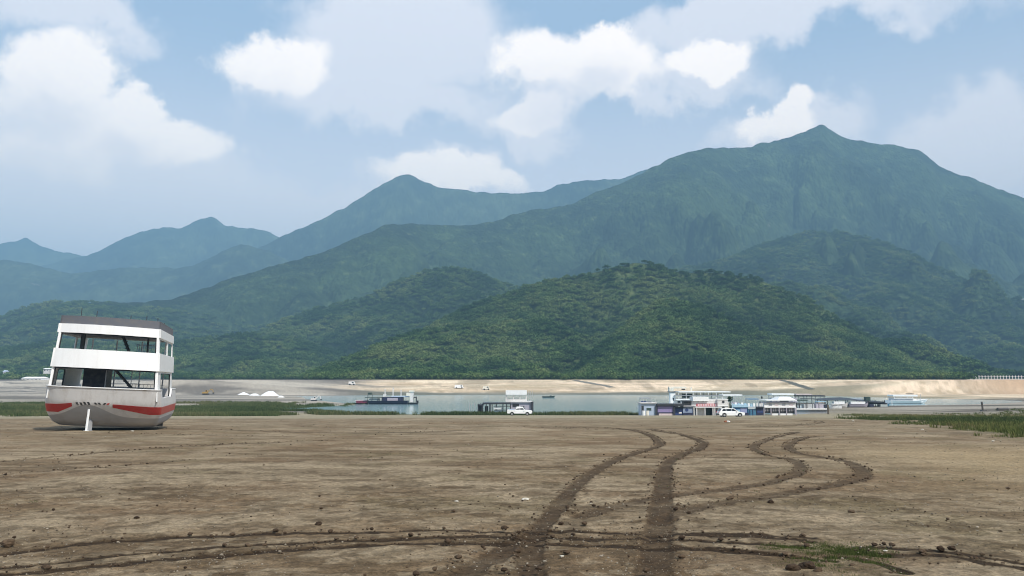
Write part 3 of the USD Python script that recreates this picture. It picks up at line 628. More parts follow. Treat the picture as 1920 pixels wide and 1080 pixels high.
    def fy(x, z, bulge=.95): return .30 - bulge * (1 - (x / hw(z)) ** 2) + .05 * (z - 2.9)
    def front_panel(z0, z1, over=0.0, n=25, zc=0.0):
        P = np.zeros((4, n, 3))
        for j, z in enumerate(np.linspace(z0, z1, 4)):
            for k, u in enumerate(np.linspace(-1, 1, n)):
                x = u * (hw(z) + over); P[j, k] = (x, fy(u * hw(z), z) - over, z)
        return P
    def side(poly, sgn, th=.07, over=0.0):
        m = trimesh.creation.extrude_polygon(poly, th, engine='earcut'); v = m.vertices.copy()
        m.vertices = np.c_[sgn * (3.68 - lean * (v[:, 1] - 2.9) + over - v[:, 2]), v[:, 0], v[:, 1]]
        if sgn > 0: m.invert()
        m.fix_normals(); return m
    def rr(a, b, c, d, r): return sg.box(a + r, c + r, b - r, d - r).buffer(r)
    # lower cabin: side walls with a long opening, front posts, window frame
    for sgn in (1, -1):
        e1 = 9.3 if sgn > 0 else 4.6; w = sg.box(.36, 2.0, 11.0, 4.32).difference(rr(2.1, e1, 2.2, 4.16, .28)); obj('side_wall', side(w, sgn), WHITE, t)
        fr = rr(2.1, e1, 2.2, 4.16, .28).difference(rr(2.16, e1 - .06, 2.26, 4.10, .24)); obj('opening_trim', side(fr, sgn, .10, .012), BLACK, t)
        up = sg.box(.40, 5.45, 11.0, 6.86).difference(rr(.95, 6.4, 5.62, 6.74, .18)).difference(rr(6.9, 10.4, 5.62, 6.74, .18)); obj('upper_side_wall', side(up, sgn), WHITE, t)
        obj('deck_band', side(sg.box(.25, 4.30, 11.3, 5.66), sgn, .09, .10), WHITE, t)
        obj('roof_band', side(sg.box(.30, 6.84, 10.8, 7.50), sgn, .09, .08), WHITE, t)
        obj('roof_screen', side(sg.box(.42, 7.50, 10.4, 8.10), sgn, .02, .03), SCREEN, t)
        for z0, z1 in ((2.9, 4.32), (5.6, 6.86)):
            x0, x1 = sgn * (hw(z0) - .10), sgn * (hw(z1) - .10)
            MB().bar((x0, .36, z0), (x1, .40, z1), .17, .17).build('corner_post', WHITE, t)
            # rounded black frame inside the corner
            MB().bar((x0 - sgn * .14, .38, z0), (x1 - sgn * .14, .42, z1), .06, .09).build('window_frame', BLACK, t)
    obj('deck_band', slab(front_panel(4.30, 5.66, .10), .08), WHITE, t, smooth=40)
    obj('roof_band', slab(front_panel(6.84, 7.50, .08), .08), WHITE, t, smooth=40)
    obj('roof_screen', slab(front_panel(7.50, 8.10, .03), .02), SCREEN, t, smooth=40)
    obj('window_frame', slab(front_panel(4.20, 4.30, -.02), .06), BLACK, t, smooth=40)
    obj('window_frame', slab(front_panel(6.75, 6.84, -.02), .06), BLACK, t, smooth=40)
    def plate(z, th, back, over=-.03):
        pts = [(u * (hw(z) + over), fy(u * hw(z), z) + .02) for u in np.linspace(-1, 1, 15)] + [(hw(z) + over, back), (-hw(z) - over, back)]
        m = trimesh.creation.extrude_polygon(sg.Polygon(pts), th, engine='earcut'); m.apply_translation((0, 0, z)); return m
    obj('upper_deck', plate(4.40, .12, 11.2), INNER, t); obj('roof', plate(6.92, .10, 10.7), INNER, t)
    # posts inside, dark cabin box, stairs, rails
    for x in (-2.2, 2.4):
        MB().bar((x, 3.0, 4.5), (x * .98, 3.0, 6.92), .14).build('inner_post', DARKGREY, t)
    MB().bar((-2.05, 1.6, 5.5), (-2.05, 1.6, 6.92), .18).build('inner_post', DARKGREY, t)
    MB().bar((-.25, 2.2, 2.05), (-.25, 2.2, 4.4), .06).build('inner_post', GALV, t)
    MB().bar((1.55, 2.2, 2.05), (1.55, 2.2, 4.4), .05).build('inner_post', GALV, t)
    MB().bb(-2.0, -.35, 3.2, 5.6, 2.05, 4.40).build('wheelhouse_cabinet', paint('navy_cabinet', (.020, .024, .034), .5), t)
    for z, y0 in ((4.28, 11.0), (6.80, 10.6)):
        for x in (-2.9, -1.0, 1.0, 2.9): MB().bar((x, y0, z - 2.2), (x, y0, z + .05), .10).build('rear_post', WHITE, t)
    def stairs(name, a, b, w, n, mat):
        a, b = np.array(a), np.array(b); m = MB(); o = np.array([0, w, 0])
        for q in (0 * o, o): m.bar(a + q, b + q, .09, .30)
        st = m.build(name, mat, t); 
        for i in range(n):
            c = a + (b - a) * (i + .5) / n; obj('step', trimesh.creation.box((.30, w, .05)).apply_translation(c + o / 2), mat, st)
    stairs('staircase', (2.45, 1.5, 2.1), (.3, 1.5, 4.4), .75, 8, DARKGREY)
    stairs('roof_staircase', (1.45, 2.3, 4.95), (.55, 2.3, 6.95), .8, 7, DARKGREY)
    m = MB(); 
    for x in np.linspace(1.5, 2.95, 11): m.bar((x, 4.0, 4.5), (x, 4.0, 6.35), .035)
    m.bar((1.4, 4.0, 6.35), (3.0, 4.0, 6.35), .06); m.build('stair_rail', GALV, t)
    m = MB()
    for x in np.linspace(.2, 2.9, 10): m.bar((x, 10.9, 2.05), (x, 10.9, 3.15), .03)
    m.bar((0, 10.9, 3.15), (3.0, 10.9, 3.15), .05); m.build('rear_rail', GALV, t)
    for x, y, h in ((-2.2, 1.0, .7), (-1.2, 1.3, .6), (1.0, 2.5, .5), (2.35, .8, .45), (2.85, 3.4, .5), (2.85, 8.4, .45)):
        MB().tube((x, y, 7.0), (x, y, 8.05 + h), .025, 6).build('roof_rod', DARKGREY, t)
    MB().bb(2.75, 2.86, 3.5, 7.8, 2.05, 2.75).build('bench_back', paint('pale_bench', (.50, .52, .54), .6), t)
    for x, y in ((3.0, 10.2), (2.4, 11.2), (-2.6, 10.8)):
        MB().bb(x - .35, x + .35, y - .3, y + .3, -.35, .25).build('keel_block', paint('timber_block', (.22, .18, .14), .9), t)
    return t
houseboat()
def prop(name, a, b, w, mat, label):
    a, b = np.array(a), np.array(b); t = thing(name, label, 'prop', a); MB().bar((0, 0, 0), b - a, w).build('shaft', mat, t); MB().box((0, 0, .02), (.26, .26, .05)).build('foot_plate', mat, t)
pa = at(161.5, 806, 58.4); pa[2] = gz(pa[0], pa[1]); prop('bow_prop', pa, at(167.2, 765, 59.0), .105, WHITE, 'white slanted steel post propping the bow of the stranded boat')
pb = at(168.5, 803, 59.6); pb[2] = gz(pb[0], pb[1]); prop('bow_prop', pb, at(170.5, 776, 59.8), .20, HULLGREY, 'short grey post behind the white prop under the bow')

# ---------------------------------------------------------------- helpers for things by the water
class Site:
    """Boxes and bars of one thing placed in a plane at distance y; picture columns and rows give real widths and heights."""
    def __init__(s, name, label, cat, px, y, z=None, group=None, yaw=0.0):
        s.y = y; x = at(px, 760, y)[0]; s.o = np.array([x, y, gz(x, y) if z is None else z]); s.t = thing(name, label, cat, s.o, yaw, group)
    def X(s, px): return at(px, 760, s.y)[0] - s.o[0]
    def Z(s, py): return at(960, py, s.y)[2] - s.o[2]
    def box(s, name, a, b, top, bot, mat, y0=0.0, depth=3.0, parent=None):
        z0 = s.Z(bot) if bot is not None else -.15
        return MB().bb(s.X(a), s.X(b), y0, y0 + depth, z0, s.Z(top)).build(name, mat, parent or s.t)
    def post(s, px, top, bot, w, mat, y0=0.0, name='post'):
        z0 = s.Z(bot) if bot is not None else -.15
        return MB().bar((s.X(px), y0, z0), (s.X(px), y0, s.Z(top)), w).build(name, mat, s.t)
def hull_mesh(x0, x1, w, h, bow=1, flare=.35, n=15):
    """A small boat hull lying along x, sheer rising to the bow (bow=1: right, -1: left, 0: blunt both ends), w wide, h high."""
    u = np.linspace(0, 1, n); rows = []
    for f, zz in ((.55, 0), (.85, h * .5), (1.0, h)):
        prof = np.clip(1 - np.clip((u - .62) / .38, 0, 1) ** 2.2, .02, 1) if bow else np.ones(n)
        if bow: prof = prof * np.clip(.8 + u * .8, 0, 1)
        ln = x0 + (x1 - x0) * (u * (1 - (1 - f) * (.22 if bow else .08)) + (0 if bow else (1 - f) * .04))
        sh = zz * (1 + (.45 * np.clip((u - .5) * 2, 0, 1) ** 2 if bow else 0 * u))
        hwid = prof * w / 2 * f
        rows.append(np.concatenate([np.stack([ln, -hwid, sh], 1), np.stack([ln, hwid, sh], 1)[::-1]]))
    P = np.array(rows); P = np.concatenate([P, P[:, :1]], 1); m = grid_mesh(P)
    top = P[-1, :-1]; c = len(top); tri = [[i, i + 1, c - 1 - i] for i in range(c // 2 - 1)] + [[i + 1, c - 2 - i, c - 1 - i] for i in range(c // 2 - 1)]
    lid = trimesh.Trimesh(top - [0, 0, h * .12], tri, process=False)
    m = trimesh.util.concatenate([m, lid]); 
    if bow < 0: m.vertices[:, 0] = x0 + x1 - m.vertices[:, 0]; m.invert()
    return m
C = lambda n, r, g, b, **k: paint(n, (r, g, b), k.pop('rough', .5), **k)
NAVY = C('navy_paint', .016, .022, .060); MAROON = C('maroon_paint', .16, .025, .055); PALEBLUE = C('pale_blue_paint', .42, .50, .62); PURPLE = C('purple_banner', .27, .22, .42)
DEEPBLUE = C('deep_blue_banner', .022, .045, .15); MIDBLUE = C('mid_blue_banner', .035, .16, .36); TEAL = C('teal_blue_banner', .05, .17, .27); SKYB = C('light_blue_banner', .36, .55, .68)
OFFWHITE = C('off_white_wall', .70, .68, .66); CREAM = C('cream_wall', .76, .72, .62); REDSIGN = C('red_sign', .52, .09, .10); PINKW = C('pinkish_white', .68, .56, .56)
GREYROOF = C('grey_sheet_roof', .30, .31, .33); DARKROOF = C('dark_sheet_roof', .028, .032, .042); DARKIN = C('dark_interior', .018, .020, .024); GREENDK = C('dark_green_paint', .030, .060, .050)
YELLOW = C('machine_yellow', .42, .26, .06); TAN = C('tan_paint', .50, .42, .34); LILACG = C('lilac_grey', .40, .37, .42); CONC = C('pale_concrete', .50, .48, .45); TYRE = C('tyre_rubber', .016, .016, .017, rough=.9)
GLASSDK = paint('dark_window', (.018, .022, .026), .08, dirt=.03); LAMP = C('clear_lamp', .75, .75, .72, rough=.15); TAILRED = C('tail_lamp_red', .40, .02, .02, rough=.2); CHROME = C('bare_metal', .55, .55, .56, rough=.3, metal=.7)
LEAFBALL = leaf_mat('shrub_leaves', (.012, .030, .010), (.022, .045, .014), (.035, .060, .020))

# ---------------------------------------------------------------- cars
def car(name, label, loc, rotz, prof, cabin, glass, length, wheels, width=1.78, body=WHITE, bed=None):
    """Heading +x. prof: lower body side outline; cabin: roof house outline; glass: list of side window outlines."""
    t = thing(name, label, 'car', loc, rotz)
    def ext(poly, w, taper=0.0, zb=0):
        m = trimesh.creation.extrude_polygon(sg.Polygon(poly).buffer(.05).buffer(-.05), w, engine='earcut'); v = m.vertices
        yy = v[:, 2] - w / 2; k = 1 - taper * np.clip((v[:, 1] - zb) / .6, 0, 1); m.vertices = np.c_[v[:, 0], yy * k, v[:, 1]]; m.fix_normals(); return m
    p = sg.Polygon(prof)
    for wx in wheels: p = p.difference(sg.Point(wx, .32).buffer(.40))
    bm = trimesh.creation.extrude_polygon(p, width, engine='earcut'); v = bm.vertices; bm.vertices = np.c_[v[:, 0], (v[:, 2] - width / 2) * (1 - .05 * np.clip((v[:, 1] - .7) / .3, 0, 1)), v[:, 1]]; bm.fix_normals()
    obj('body', bm, body, t)
    zb = min(q[1] for q in cabin)
    obj('cabin', ext(cabin, width * .93, .16, zb), body, t)
    for g in glass:
        for sgn in (-1, 1):
            m = trimesh.creation.extrude_polygon(sg.Polygon(g), .02, engine='earcut'); v = m.vertices
            k = width * .93 / 2 * (1 - .16 * np.clip((v[:, 1] - zb) / .6, 0, 1)); m.vertices = np.c_[v[:, 0], sgn * (k + .004 - v[:, 2] * .5), v[:, 1]]; m.fix_normals(); obj('side_window', m, GLASSDK, t)
    # windscreen and rear window lie on the sloping ends of the cabin
    c = sorted(cabin, key=lambda q: q[0]); ends = [(max(cabin, key=lambda q: q[0] - q[1] * 1e-3), max([q for q in cabin if q[1] > zb + .3], key=lambda q: q[0]), 'windscreen'),
                                                   (min(cabin, key=lambda q: q[0] + q[1] * 1e-3), min([q for q in cabin if q[1] > zb + .3], key=lambda q: q[0]), 'rear_window')]
    for lo, hi, nm in ends:
        lo, hi = np.array(lo), np.array(hi); a, b = lo + (hi - lo) * .1, lo + (hi - lo) * .9; d = (hi - lo) / np.linalg.norm(hi - lo); nn = np.array([d[1], -d[0]]) * (1 if nm == 'windscreen' else -1) * .06
        y0, y1 = width * .41, width * .36; P = np.array([[(a[0] + nn[0], -y0, a[1] + nn[1]), (a[0] + nn[0], y0, a[1] + nn[1])], [(b[0] + nn[0], -y1, b[1] + nn[1]), (b[0] + nn[0], y1, b[1] + nn[1])]])
        obj(nm, slab(P, .015), GLASSDK, t)
    for wx in wheels:
        for sgn in (-1, 1):
            w = obj('wheel', trimesh.creation.cylinder(.32, .2, sections=20).apply_transform(trimesh.transformations.rotation_matrix(math.pi / 2, (1, 0, 0))).apply_translation((wx, sgn * (width / 2 - .11), .32)), TYRE, t)
            obj('rim', trimesh.creation.cylinder(.19, .03, sections=16).apply_transform(trimesh.transformations.rotation_matrix(math.pi / 2, (1, 0, 0))).apply_translation((wx, sgn * (width / 2 - .01), .32)), CHROME, w)
    x1 = max(q[0] for q in prof); x0 = min(q[0] for q in prof)
    for sgn in (-1, 1):
        MB().box((x1 - .05, sgn * width * .36, .68), (.14, .34, .15)).build('headlight', LAMP, t); MB().box((x0 + .04, sgn * width * .40, .80), (.12, .20, .24)).build('tail_light', TAILRED, t)
        MB().box((x1 * .38, sgn * (width / 2 + .08), 1.0), (.12, .18, .13)).build('wing_mirror', body, t)
    MB().box((x1 - .02, 0, .42), (.12, width * .9, .2)).build('bumper', DARKGREY, t); MB().box((x0 + .02, 0, .45), (.12, width * .9, .2)).build('bumper', DARKGREY, t)
    return t
p = ground_at(1370, 781.5)
car('white_car', 'clean white estate car parked before the white shop with the red sign', (*p[:2], gz(p[0], p[1]) + .0), 3,
    [(-2.2, .28), (2.15, .28), (2.22, .62), (2.05, .78), (1.1, .92), (-2.1, .98), (-2.25, .7)], [(-2.05, .93), (1.15, .90), (.42, 1.42), (-1.7, 1.44)],
    [[(-1.75, 1.0), (-1.05, 1.0), (-1.05, 1.35), (-1.5, 1.35)], [(-.98, 1.0), (-.12, 1.0), (-.12, 1.35), (-.98, 1.35)], [(-.05, 1.0), (.85, .98), (.36, 1.34), (-.05, 1.35)]], 4.4, (-1.35, 1.35))
p = ground_at(975, 779.0)
pk = car('white_pickup', 'white double-cab pickup driving along the grassy shore beside the floating pavilion', (*p[:2], gz(p[0], p[1])), -4,
    [(-2.4, .42), (2.25, .38), (2.33, .75), (2.2, .98), (1.05, 1.06), (-.85, 1.06), (-.85, .78), (-2.38, .78), (-2.45, .6)], [(-.86, 1.03), (1.05, 1.03), (.55, 1.66), (-.62, 1.68)],
    [[(-.72, 1.12), (.0, 1.12), (.0, 1.56), (-.58, 1.56)], [(.07, 1.12), (.82, 1.11), (.50, 1.55), (.07, 1.56)]], 4.7, (-1.5, 1.45), width=1.8)
for sgn in (-1, 1): MB().bb(-2.4, -.87, sgn * .88 - .03, sgn * .88 + .03, .72, 1.10).build('bed_side', WHITE, pk)
MB().bb(-2.44, -2.37, -.85, .85, .7, 1.09).build('tailgate', WHITE, pk); MB().bb(-2.1, -1.1, -.6, .6, .78, 1.22).build('bed_load', PALEBLUE, pk)

# ---------------------------------------------------------------- on the water, left and centre
s = Site('work_barge', 'long dark navy barge with thin white masts floating near the left shore', 'barge', 737, 241, WL)
obj('hull', hull_mesh(s.X(692), s.X(765), 4.6, 1.0, 0), NAVY, s.t)
s.box('deck_house', 717, 756, 744.5, 751.5, NAVY, -1.2, 2.4); s.box('banner_panel', 727, 747, 746, 751.2, LILACG, -1.28, .06); s.box('canopy', 686, 718, 744.4, 745.6, GREENDK, -1.6, 3.2)
s.box('deck_box', 693, 711, 747, 751.2, C('pale_green_grey', .42, .50, .48), -1.1, 2.0); s.box('awning', 690, 697, 736, 740, GREENDK, -.8, 1.6)
for px in (691, 699, 710, 717): s.post(px, 740 if px < 700 else 745, 752, .12, DARKGREY, -1.4)
for px, top in ((722, 730), (737, 727), (752, 731)):
    s.post(px, top, 745, .22, OFFWHITE, -.4, 'mast'); s.box('mast_light', px - 1.2, px + 1.2, top, top + 1.2, OFFWHITE, -.6, .4)
s.box('stack_box', 719, 724, 739, 743.5, OFFWHITE, -1.0, 1.0); s.box('roof_slab', 735, 766, 742.8, 744.3, PALEBLUE, -1.4, 2.8)
s = Site('crane_pontoon', 'small off-white pontoon with a tower and dark outboard at the right end of the barge', 'pontoon', 773, 240, WL)
obj('hull', hull_mesh(s.X(765), s.X(784), 2.6, .5, 0), DARKGREY, s.t); s.box('tower', 769, 775, 733, 754, OFFWHITE, -.6, 1.2); s.box('tower_head', 767.5, 776, 732, 735, CREAM, -.8, 1.6)
s.box('cabin', 762, 769, 736.5, 742.5, CREAM, -.8, 1.6); s.box('side_frame', 776, 781, 744, 746, DARKGREY, -.8, 1.4); s.post(781, 744, 754, .3, DARKGREY, -.6); s.box('outboard', 782, 784.5, 751, 756, BLACK, -.4, .8)
s = Site('maroon_float', 'low maroon float moored at the left end of the navy barge', 'float', 679, 241.5, WL)
obj('hull', hull_mesh(s.X(664), s.X(690), 3.0, .35, 0), BLACK, s.t); s.box('block', 669, 689, 751, 757, MAROON, -1.2, 2.4); s.box('edge_rail', 668, 690, 750, 751, PINKW, -1.25, 2.5)

s = Site('floating_pavilion', 'floating pavilion with dark posts and flat roof and white upper sign box', 'pavilion', 945, 172, WL)
s.box('float_deck', 893, 1001, 774.5, None, GREYROOF, -1.5, 6.5)
s.box('roof', 905, 958, 755, 757.6, DARKROOF, -1.2, 5.0); s.box('roof', 896, 907, 758, 760, DARKROOF, -1.2, 4.0)
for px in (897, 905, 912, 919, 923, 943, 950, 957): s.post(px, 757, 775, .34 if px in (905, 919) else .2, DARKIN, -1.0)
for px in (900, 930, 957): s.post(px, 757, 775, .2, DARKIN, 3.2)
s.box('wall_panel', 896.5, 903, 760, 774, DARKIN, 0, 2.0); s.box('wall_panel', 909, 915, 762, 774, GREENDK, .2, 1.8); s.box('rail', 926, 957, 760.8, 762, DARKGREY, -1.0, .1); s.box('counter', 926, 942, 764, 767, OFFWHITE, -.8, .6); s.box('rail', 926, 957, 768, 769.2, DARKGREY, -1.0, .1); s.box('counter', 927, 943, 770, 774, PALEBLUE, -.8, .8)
s.box('house_wall', 958, 997, 754, 775, LILACG, -.6, 4.0); s.box('roof', 957, 998, 752.5, 754, OFFWHITE, -1.0, 4.8); s.box('window', 961, 973, 757, 763, DARKIN, -.66, .1); s.box('window', 976, 983, 761, 762.6, DARKGREY, -.66, .1); s.box('shed', 995, 1000, 753, 775, DARKROOF, -1.0, 2.4)
s.box('upper_wall', 948, 988, 748.5, 754, OFFWHITE, -.3, 3.2)
for px in (949, 963, 975, 987): s.post(px, 740, 749, .16, OFFWHITE, -.1); s.post(px, 740, 749, .16, OFFWHITE, 2.6)
s.box('sign_box', 948.3, 988, 732, 740.2, WHITE, -.5, 3.4)
for px in (991, 995, 999): s.post(px, 733, 754, .07, GALV, 1.0, 'flag_pole')
for px in (880, 884, 889): s.post(px, 755 if px != 884 else 758, 777, .12, GALV, .5, 'mooring_pole')

s = Site('small_motor_boat', 'small dark open boat alone in the middle of the lake', 'boat', 1029, 330, WL)
obj('hull', hull_mesh(s.X(1018), s.X(1041), 1.9, .55, 1), GREENDK, s.t); s.box('console', 1031, 1034, 741.6, 745, BLACK, -.4, .8); s.box('seat', 1024, 1028, 743.9, 745, DARKGREY, -.6, 1.2); s.box('outboard', 1017, 1018.6, 742.5, 745.8, BLACK, -.2, .5)

# ---------------------------------------------------------------- stalls and boats at the landing
s = Site('blue_kiosk', 'pale blue kiosk with a rail on its roof, leftmost of the landing stalls', 'kiosk', 1215, 158)
s.box('wall', 1201.5, 1230, 756.5, None, PALEBLUE, 0, 3.0); s.box('roof', 1200, 1231, 754.6, 756.2, OFFWHITE, -.4, 3.6); s.box('door', 1202.5, 1207, 761, 778, DARKIN, -.03, .06); s.box('window', 1212, 1221, 765, 770, GREENDK, -.03, .06)
for px in (1202, 1207, 1212, 1217, 1222, 1229): s.post(px, 747.5, 754.8, .07, GALV, .1, 'roof_rail_post')
s.box('roof_board', 1202, 1213, 752, 754, DEEPBLUE, .3, .1); s.box('roof_board', 1214.5, 1222, 753, 754.2, DEEPBLUE, .3, .1); s.box('roof_rail', 1202, 1229, 747.2, 747.8, GALV, .1, .06)
for px, lab in ((1206.5, 'white drum standing by the door of the pale blue kiosk'), (1213.5, 'beige drum under the window of the pale blue kiosk')):
    q = Site('drum', lab, 'drum', px, 157); m = trimesh.creation.cylinder(.30, .95, sections=14).apply_translation((0, 0, .45)); obj('body', m, WHITE if 'white drum' in lab else CREAM, q.t); obj('lid', trimesh.creation.cylinder(.31, .05, sections=14).apply_translation((0, 0, .95)), GREYROOF, q.t)
s = Site('purple_stall', 'dark stall with a purple banner across its front and black flat roof', 'stall', 1248, 158)
s.box('wall', 1230, 1266, 761, 780, NAVY, .05, 3.0); s.box('roof', 1231, 1282, 757, 760.6, DARKROOF, -.5, 3.8); s.box('banner', 1233, 1262, 762, 773, PURPLE, -.02, .05); s.box('base_panel', 1235, 1262, 775.4, None, PINKW, -.05, .06); s.post(1230, 760, 780, .3, DARKROOF, -.2); s.post(1263, 760, 780, .25, DARKROOF, -.2)
s = Site('blue_stall', 'deep blue stall with a small white notice between purple and grey stalls', 'stall', 1272, 158.5)
s.box('wall', 1264, 1280, 765, None, DEEPBLUE, 0, 2.5); s.box('roof', 1263, 1281, 763.6, 765, DARKROOF, -.3, 3.0); s.box('notice', 1272.5, 1278, 772.5, 775.5, OFFWHITE, -.02, .04); s.box('notice', 1263.5, 1272, 760, 764, LILACG, -.02, .05); s.post(1264.6, 761, 780, .12, DARKROOF, -.1)
s = Site('grey_blue_stall', 'grey blue stall with a round dark porthole sign left of the white shop', 'stall', 1289, 158.3)
s.box('wall', 1280.4, 1299, 763.2, None, C('grey_blue_wall', .26, .32, .44), 0, 2.6); s.box('roof', 1280, 1304, 762, 763.2, DARKROOF, -.3, 3.2); s.box('counter', 1281, 1298, 774, 779, NAVY, -.25, .4)
obj('porthole', trimesh.creation.cylinder(.32, .05, sections=18).apply_transform(trimesh.transformations.rotation_matrix(math.pi / 2, (1, 0, 0))).apply_translation((s.X(1287.5), -.03, s.Z(768.5))), DEEPBLUE, s.t); s.post(1300.5, 762, 780, .18, OFFWHITE, -.2)

s = Site('excursion_boat', 'long white excursion boat with a tall white tower moored behind the stalls', 'boat', 1310, 186, WL)
obj('hull', hull_mesh(s.X(1250), s.X(1372), 5.0, 1.3, 0), OFFWHITE, s.t)
s.box('tower', 1255, 1264.5, 735.5, 757, WHITE, -1.4, 1.6); s.box('tower_cap', 1252.5, 1265, 733.8, 735.4, DARKROOF, -1.6, 2.0); s.box('tower_head', 1253.5, 1262, 727, 733.8, CREAM, -1.4, 1.6); s.box('tower_beam', 1253.5, 1286, 725, 728.4, CREAM, -1.0, .9); s.box('beam_lamp', 1278, 1284, 729, 731, BLACK, -.8, .5); s.post(1296, 725.5, 734, .3, CREAM, -.5, 'mast'); s.box('tower_window', 1260, 1262, 746, 751, DARKIN, -1.44, .06)
s.box('lower_cabin', 1262, 1345, 750, 758, OFFWHITE, -1.5, 4.0); s.box('upper_deck', 1264, 1348, 747.6, 749.8, WHITE, -2.0, 5.0); s.box('canopy', 1270, 1366, 733.6, 735.4, WHITE, -2.0, 5.0); s.box('mid_deck', 1262, 1352, 740.6, 742.0, GREYROOF, -2.0, 5.0); s.box('dark_cabin', 1282, 1297, 738.5, 746, GREENDK, -.6, 2.0)
for px in (1270, 1284, 1297, 1311, 1325, 1340, 1351): s.post(px, 734, 748, .14, OFFWHITE, -1.8); s.post(px, 734, 748, .14, OFFWHITE, 2.6)
for px in np.arange(1268, 1340, 9.0): s.box('window', px, px + 5.5, 751.5, 755, DARKIN, -1.54, .06)
s = Site('flat_canopy_boat', 'low boat with a flat white sheet canopy behind the white shop', 'boat', 1370, 196, WL)
obj('hull', hull_mesh(s.X(1348), s.X(1396), 3.0, .9, 0), PALEBLUE, s.t); s.box('canopy', 1351, 1389, 739.4, 741.8, WHITE, -1.5, 3.0); s.box('bench', 1356, 1384, 754, 758, LILACG, -.5, 1.0)
for px in (1353, 1365, 1377, 1388): s.post(px, 741, 762, .1, GALV, -1.3); s.post(px, 741, 762, .1, GALV, 1.3)

s = Site('white_shop', 'white two-storey shop with a red sign band above its dark open front', 'shop', 1325, 159)
s.box('upper_wall', 1297, 1350, 752.5, 763.2, OFFWHITE, .2, 4.0); s.box('awning', 1299, 1328, 744.4, 752, WHITE, -.3, 3.0); s.box('roof_terrace', 1329, 1364, 748.6, 752.2, OFFWHITE, .4, 3.2); s.box('sign_band', 1306, 1345, 757.0, 761.8, REDSIGN, .10, .08)
for i, px in enumerate(np.arange(1308.5, 1343, 4.6)): s.box('sign_panel', px, px + 3.2, 758.0, 760.9, PINKW, .06, .05)
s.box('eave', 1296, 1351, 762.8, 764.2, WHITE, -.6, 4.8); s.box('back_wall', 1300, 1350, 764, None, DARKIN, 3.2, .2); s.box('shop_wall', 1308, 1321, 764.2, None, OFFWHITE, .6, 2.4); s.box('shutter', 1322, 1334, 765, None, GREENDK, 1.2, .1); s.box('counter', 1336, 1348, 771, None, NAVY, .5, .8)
for px in (1305, 1320.5, 1335.5, 1339, 1349): s.post(px, 764, 780, .18, OFFWHITE, -.4, 'column')
s.box('upper_window', 1282.5, 1295, 753.2, 760.5, DARKIN, -.1, 2.0); s.box('window_surround', 1281, 1296.5, 751.2, 753.0, DARKROOF, -.3, 2.4); s.box('window_sill', 1281, 1296.5, 760.6, 762.0, OFFWHITE, -.3, 2.4)
for px in (1301, 1310, 1319, 1327): s.post(px, 750, 753, .1, DARKGREY, -.1)
s = Site('white_tower_block', 'narrow white block with dark round openings right of the red sign', 'building', 1357, 158.6)
s.box('wall', 1346, 1365, 749.6, None, OFFWHITE, 0, 2.2); s.box('parapet', 1345.4, 1365.6, 748.2, 749.6, WHITE, -.1, 2.4); s.box('ledge', 1345.2, 1365.8, 760.2, 761.4, WHITE, -.12, .12); s.box('lower_band', 1349, 1362, 766, 770, C('grey_band', .35, .35, .34), -.03, .06)
for py in (753.6, 764.6): obj('opening', trimesh.creation.cylinder(.24, .06, sections=18).apply_transform(trimesh.transformations.rotation_matrix(math.pi / 2, (1, 0, 0)) @ np.diag([1.15, 1, 1, 1])).apply_translation((s.X(1356.3), -.02, s.Z(py))), DARKIN, s.t)
s.box('side_panel', 1366, 1371.5, 755, 768, CREAM, .2, 1.5); s.post(1369.5, 752, 768, .2, GREENDK, .1)
s = Site('potted_tree', 'small round dark tree behind the narrow white block', 'tree', 1368.5, 161.5)
s.post(0 + 1368.5, 752, None, .14, BARK, 0, 'trunk'); tv, tf = tree_mesh(50, 160); tv = (tv - [0, 0, .5]) * 1.25; obj('crown', (tv + [0, 0, s.Z(749)], tf), LEAFBALL, s.t)

s = Site('bright_blue_stall', 'bright blue stall with light blue valance right of the white car', 'stall', 1388, 158)
s.box('wall', 1376, 1401, 763.5, None, MIDBLUE, 0, 2.6); s.box('valance', 1374, 1402, 758.5, 763.4, SKYB, -.3, 2.9); s.box('banner', 1388, 1400, 765, 775, C('hazy_blue_print', .30, .33, .52), -.03, .04); s.box('banner', 1379, 1387, 768, 773, SKYB, -.03, .04); s.box('counter', 1391, 1402, 774, None, NAVY, -.5, .5); s.post(1372.5, 756, 781, .2, SKYB, -.3)
for i, px in enumerate((1378, 1383.5, 1390, 1396)): s.box('pennant', px, px + 3.6, 754.8 + (i % 2) * 1.2, 758.4, WHITE if i % 2 == 0 else SKYB, 0, .12)
s = Site('teal_stall', 'teal blue stall with a pale grey top, second right of the white car', 'stall', 1409, 158)
s.box('wall', 1402.5, 1417, 767, None, TEAL, 0, 2.5); s.box('fascia', 1402, 1417, 762.5, 767, C('pale_grey_fascia', .45, .50, .52), -.1, 2.7)
for i, px in enumerate((1403, 1408, 1413)): s.box('pennant', px, px + 3.4, 756 + i % 2, 762.2, WHITE if i != 1 else SKYB, .2, .12)
for px in (1405.5, 1411): s.post(px, 767, 781, .1, DEEPBLUE, -.05)
s = Site('navy_stall', 'navy stall with white bunting beside the white pavilion', 'stall', 1424, 158)
s.box('wall', 1417.5, 1431, 764.2, None, NAVY, 0, 2.5); s.box('roof', 1417, 1432, 762.6, 764.2, DARKROOF, -.4, 3.0); s.box('lower_panel', 1419, 1430, 770, 774, DEEPBLUE, -.03, .05)
for i, px in enumerate((1419, 1424.5, 1428)): s.box('pennant', px, px + 3.0, 755.5 + (i % 2) * .8, 762.2, OFFWHITE, .2, .12)
s.post(1427, 752.5, 764, .2, DARKGREY, .6, 'pole'); s.post(1433, 743.5, 748, .25, DARKGREY, 1.4, 'pole')

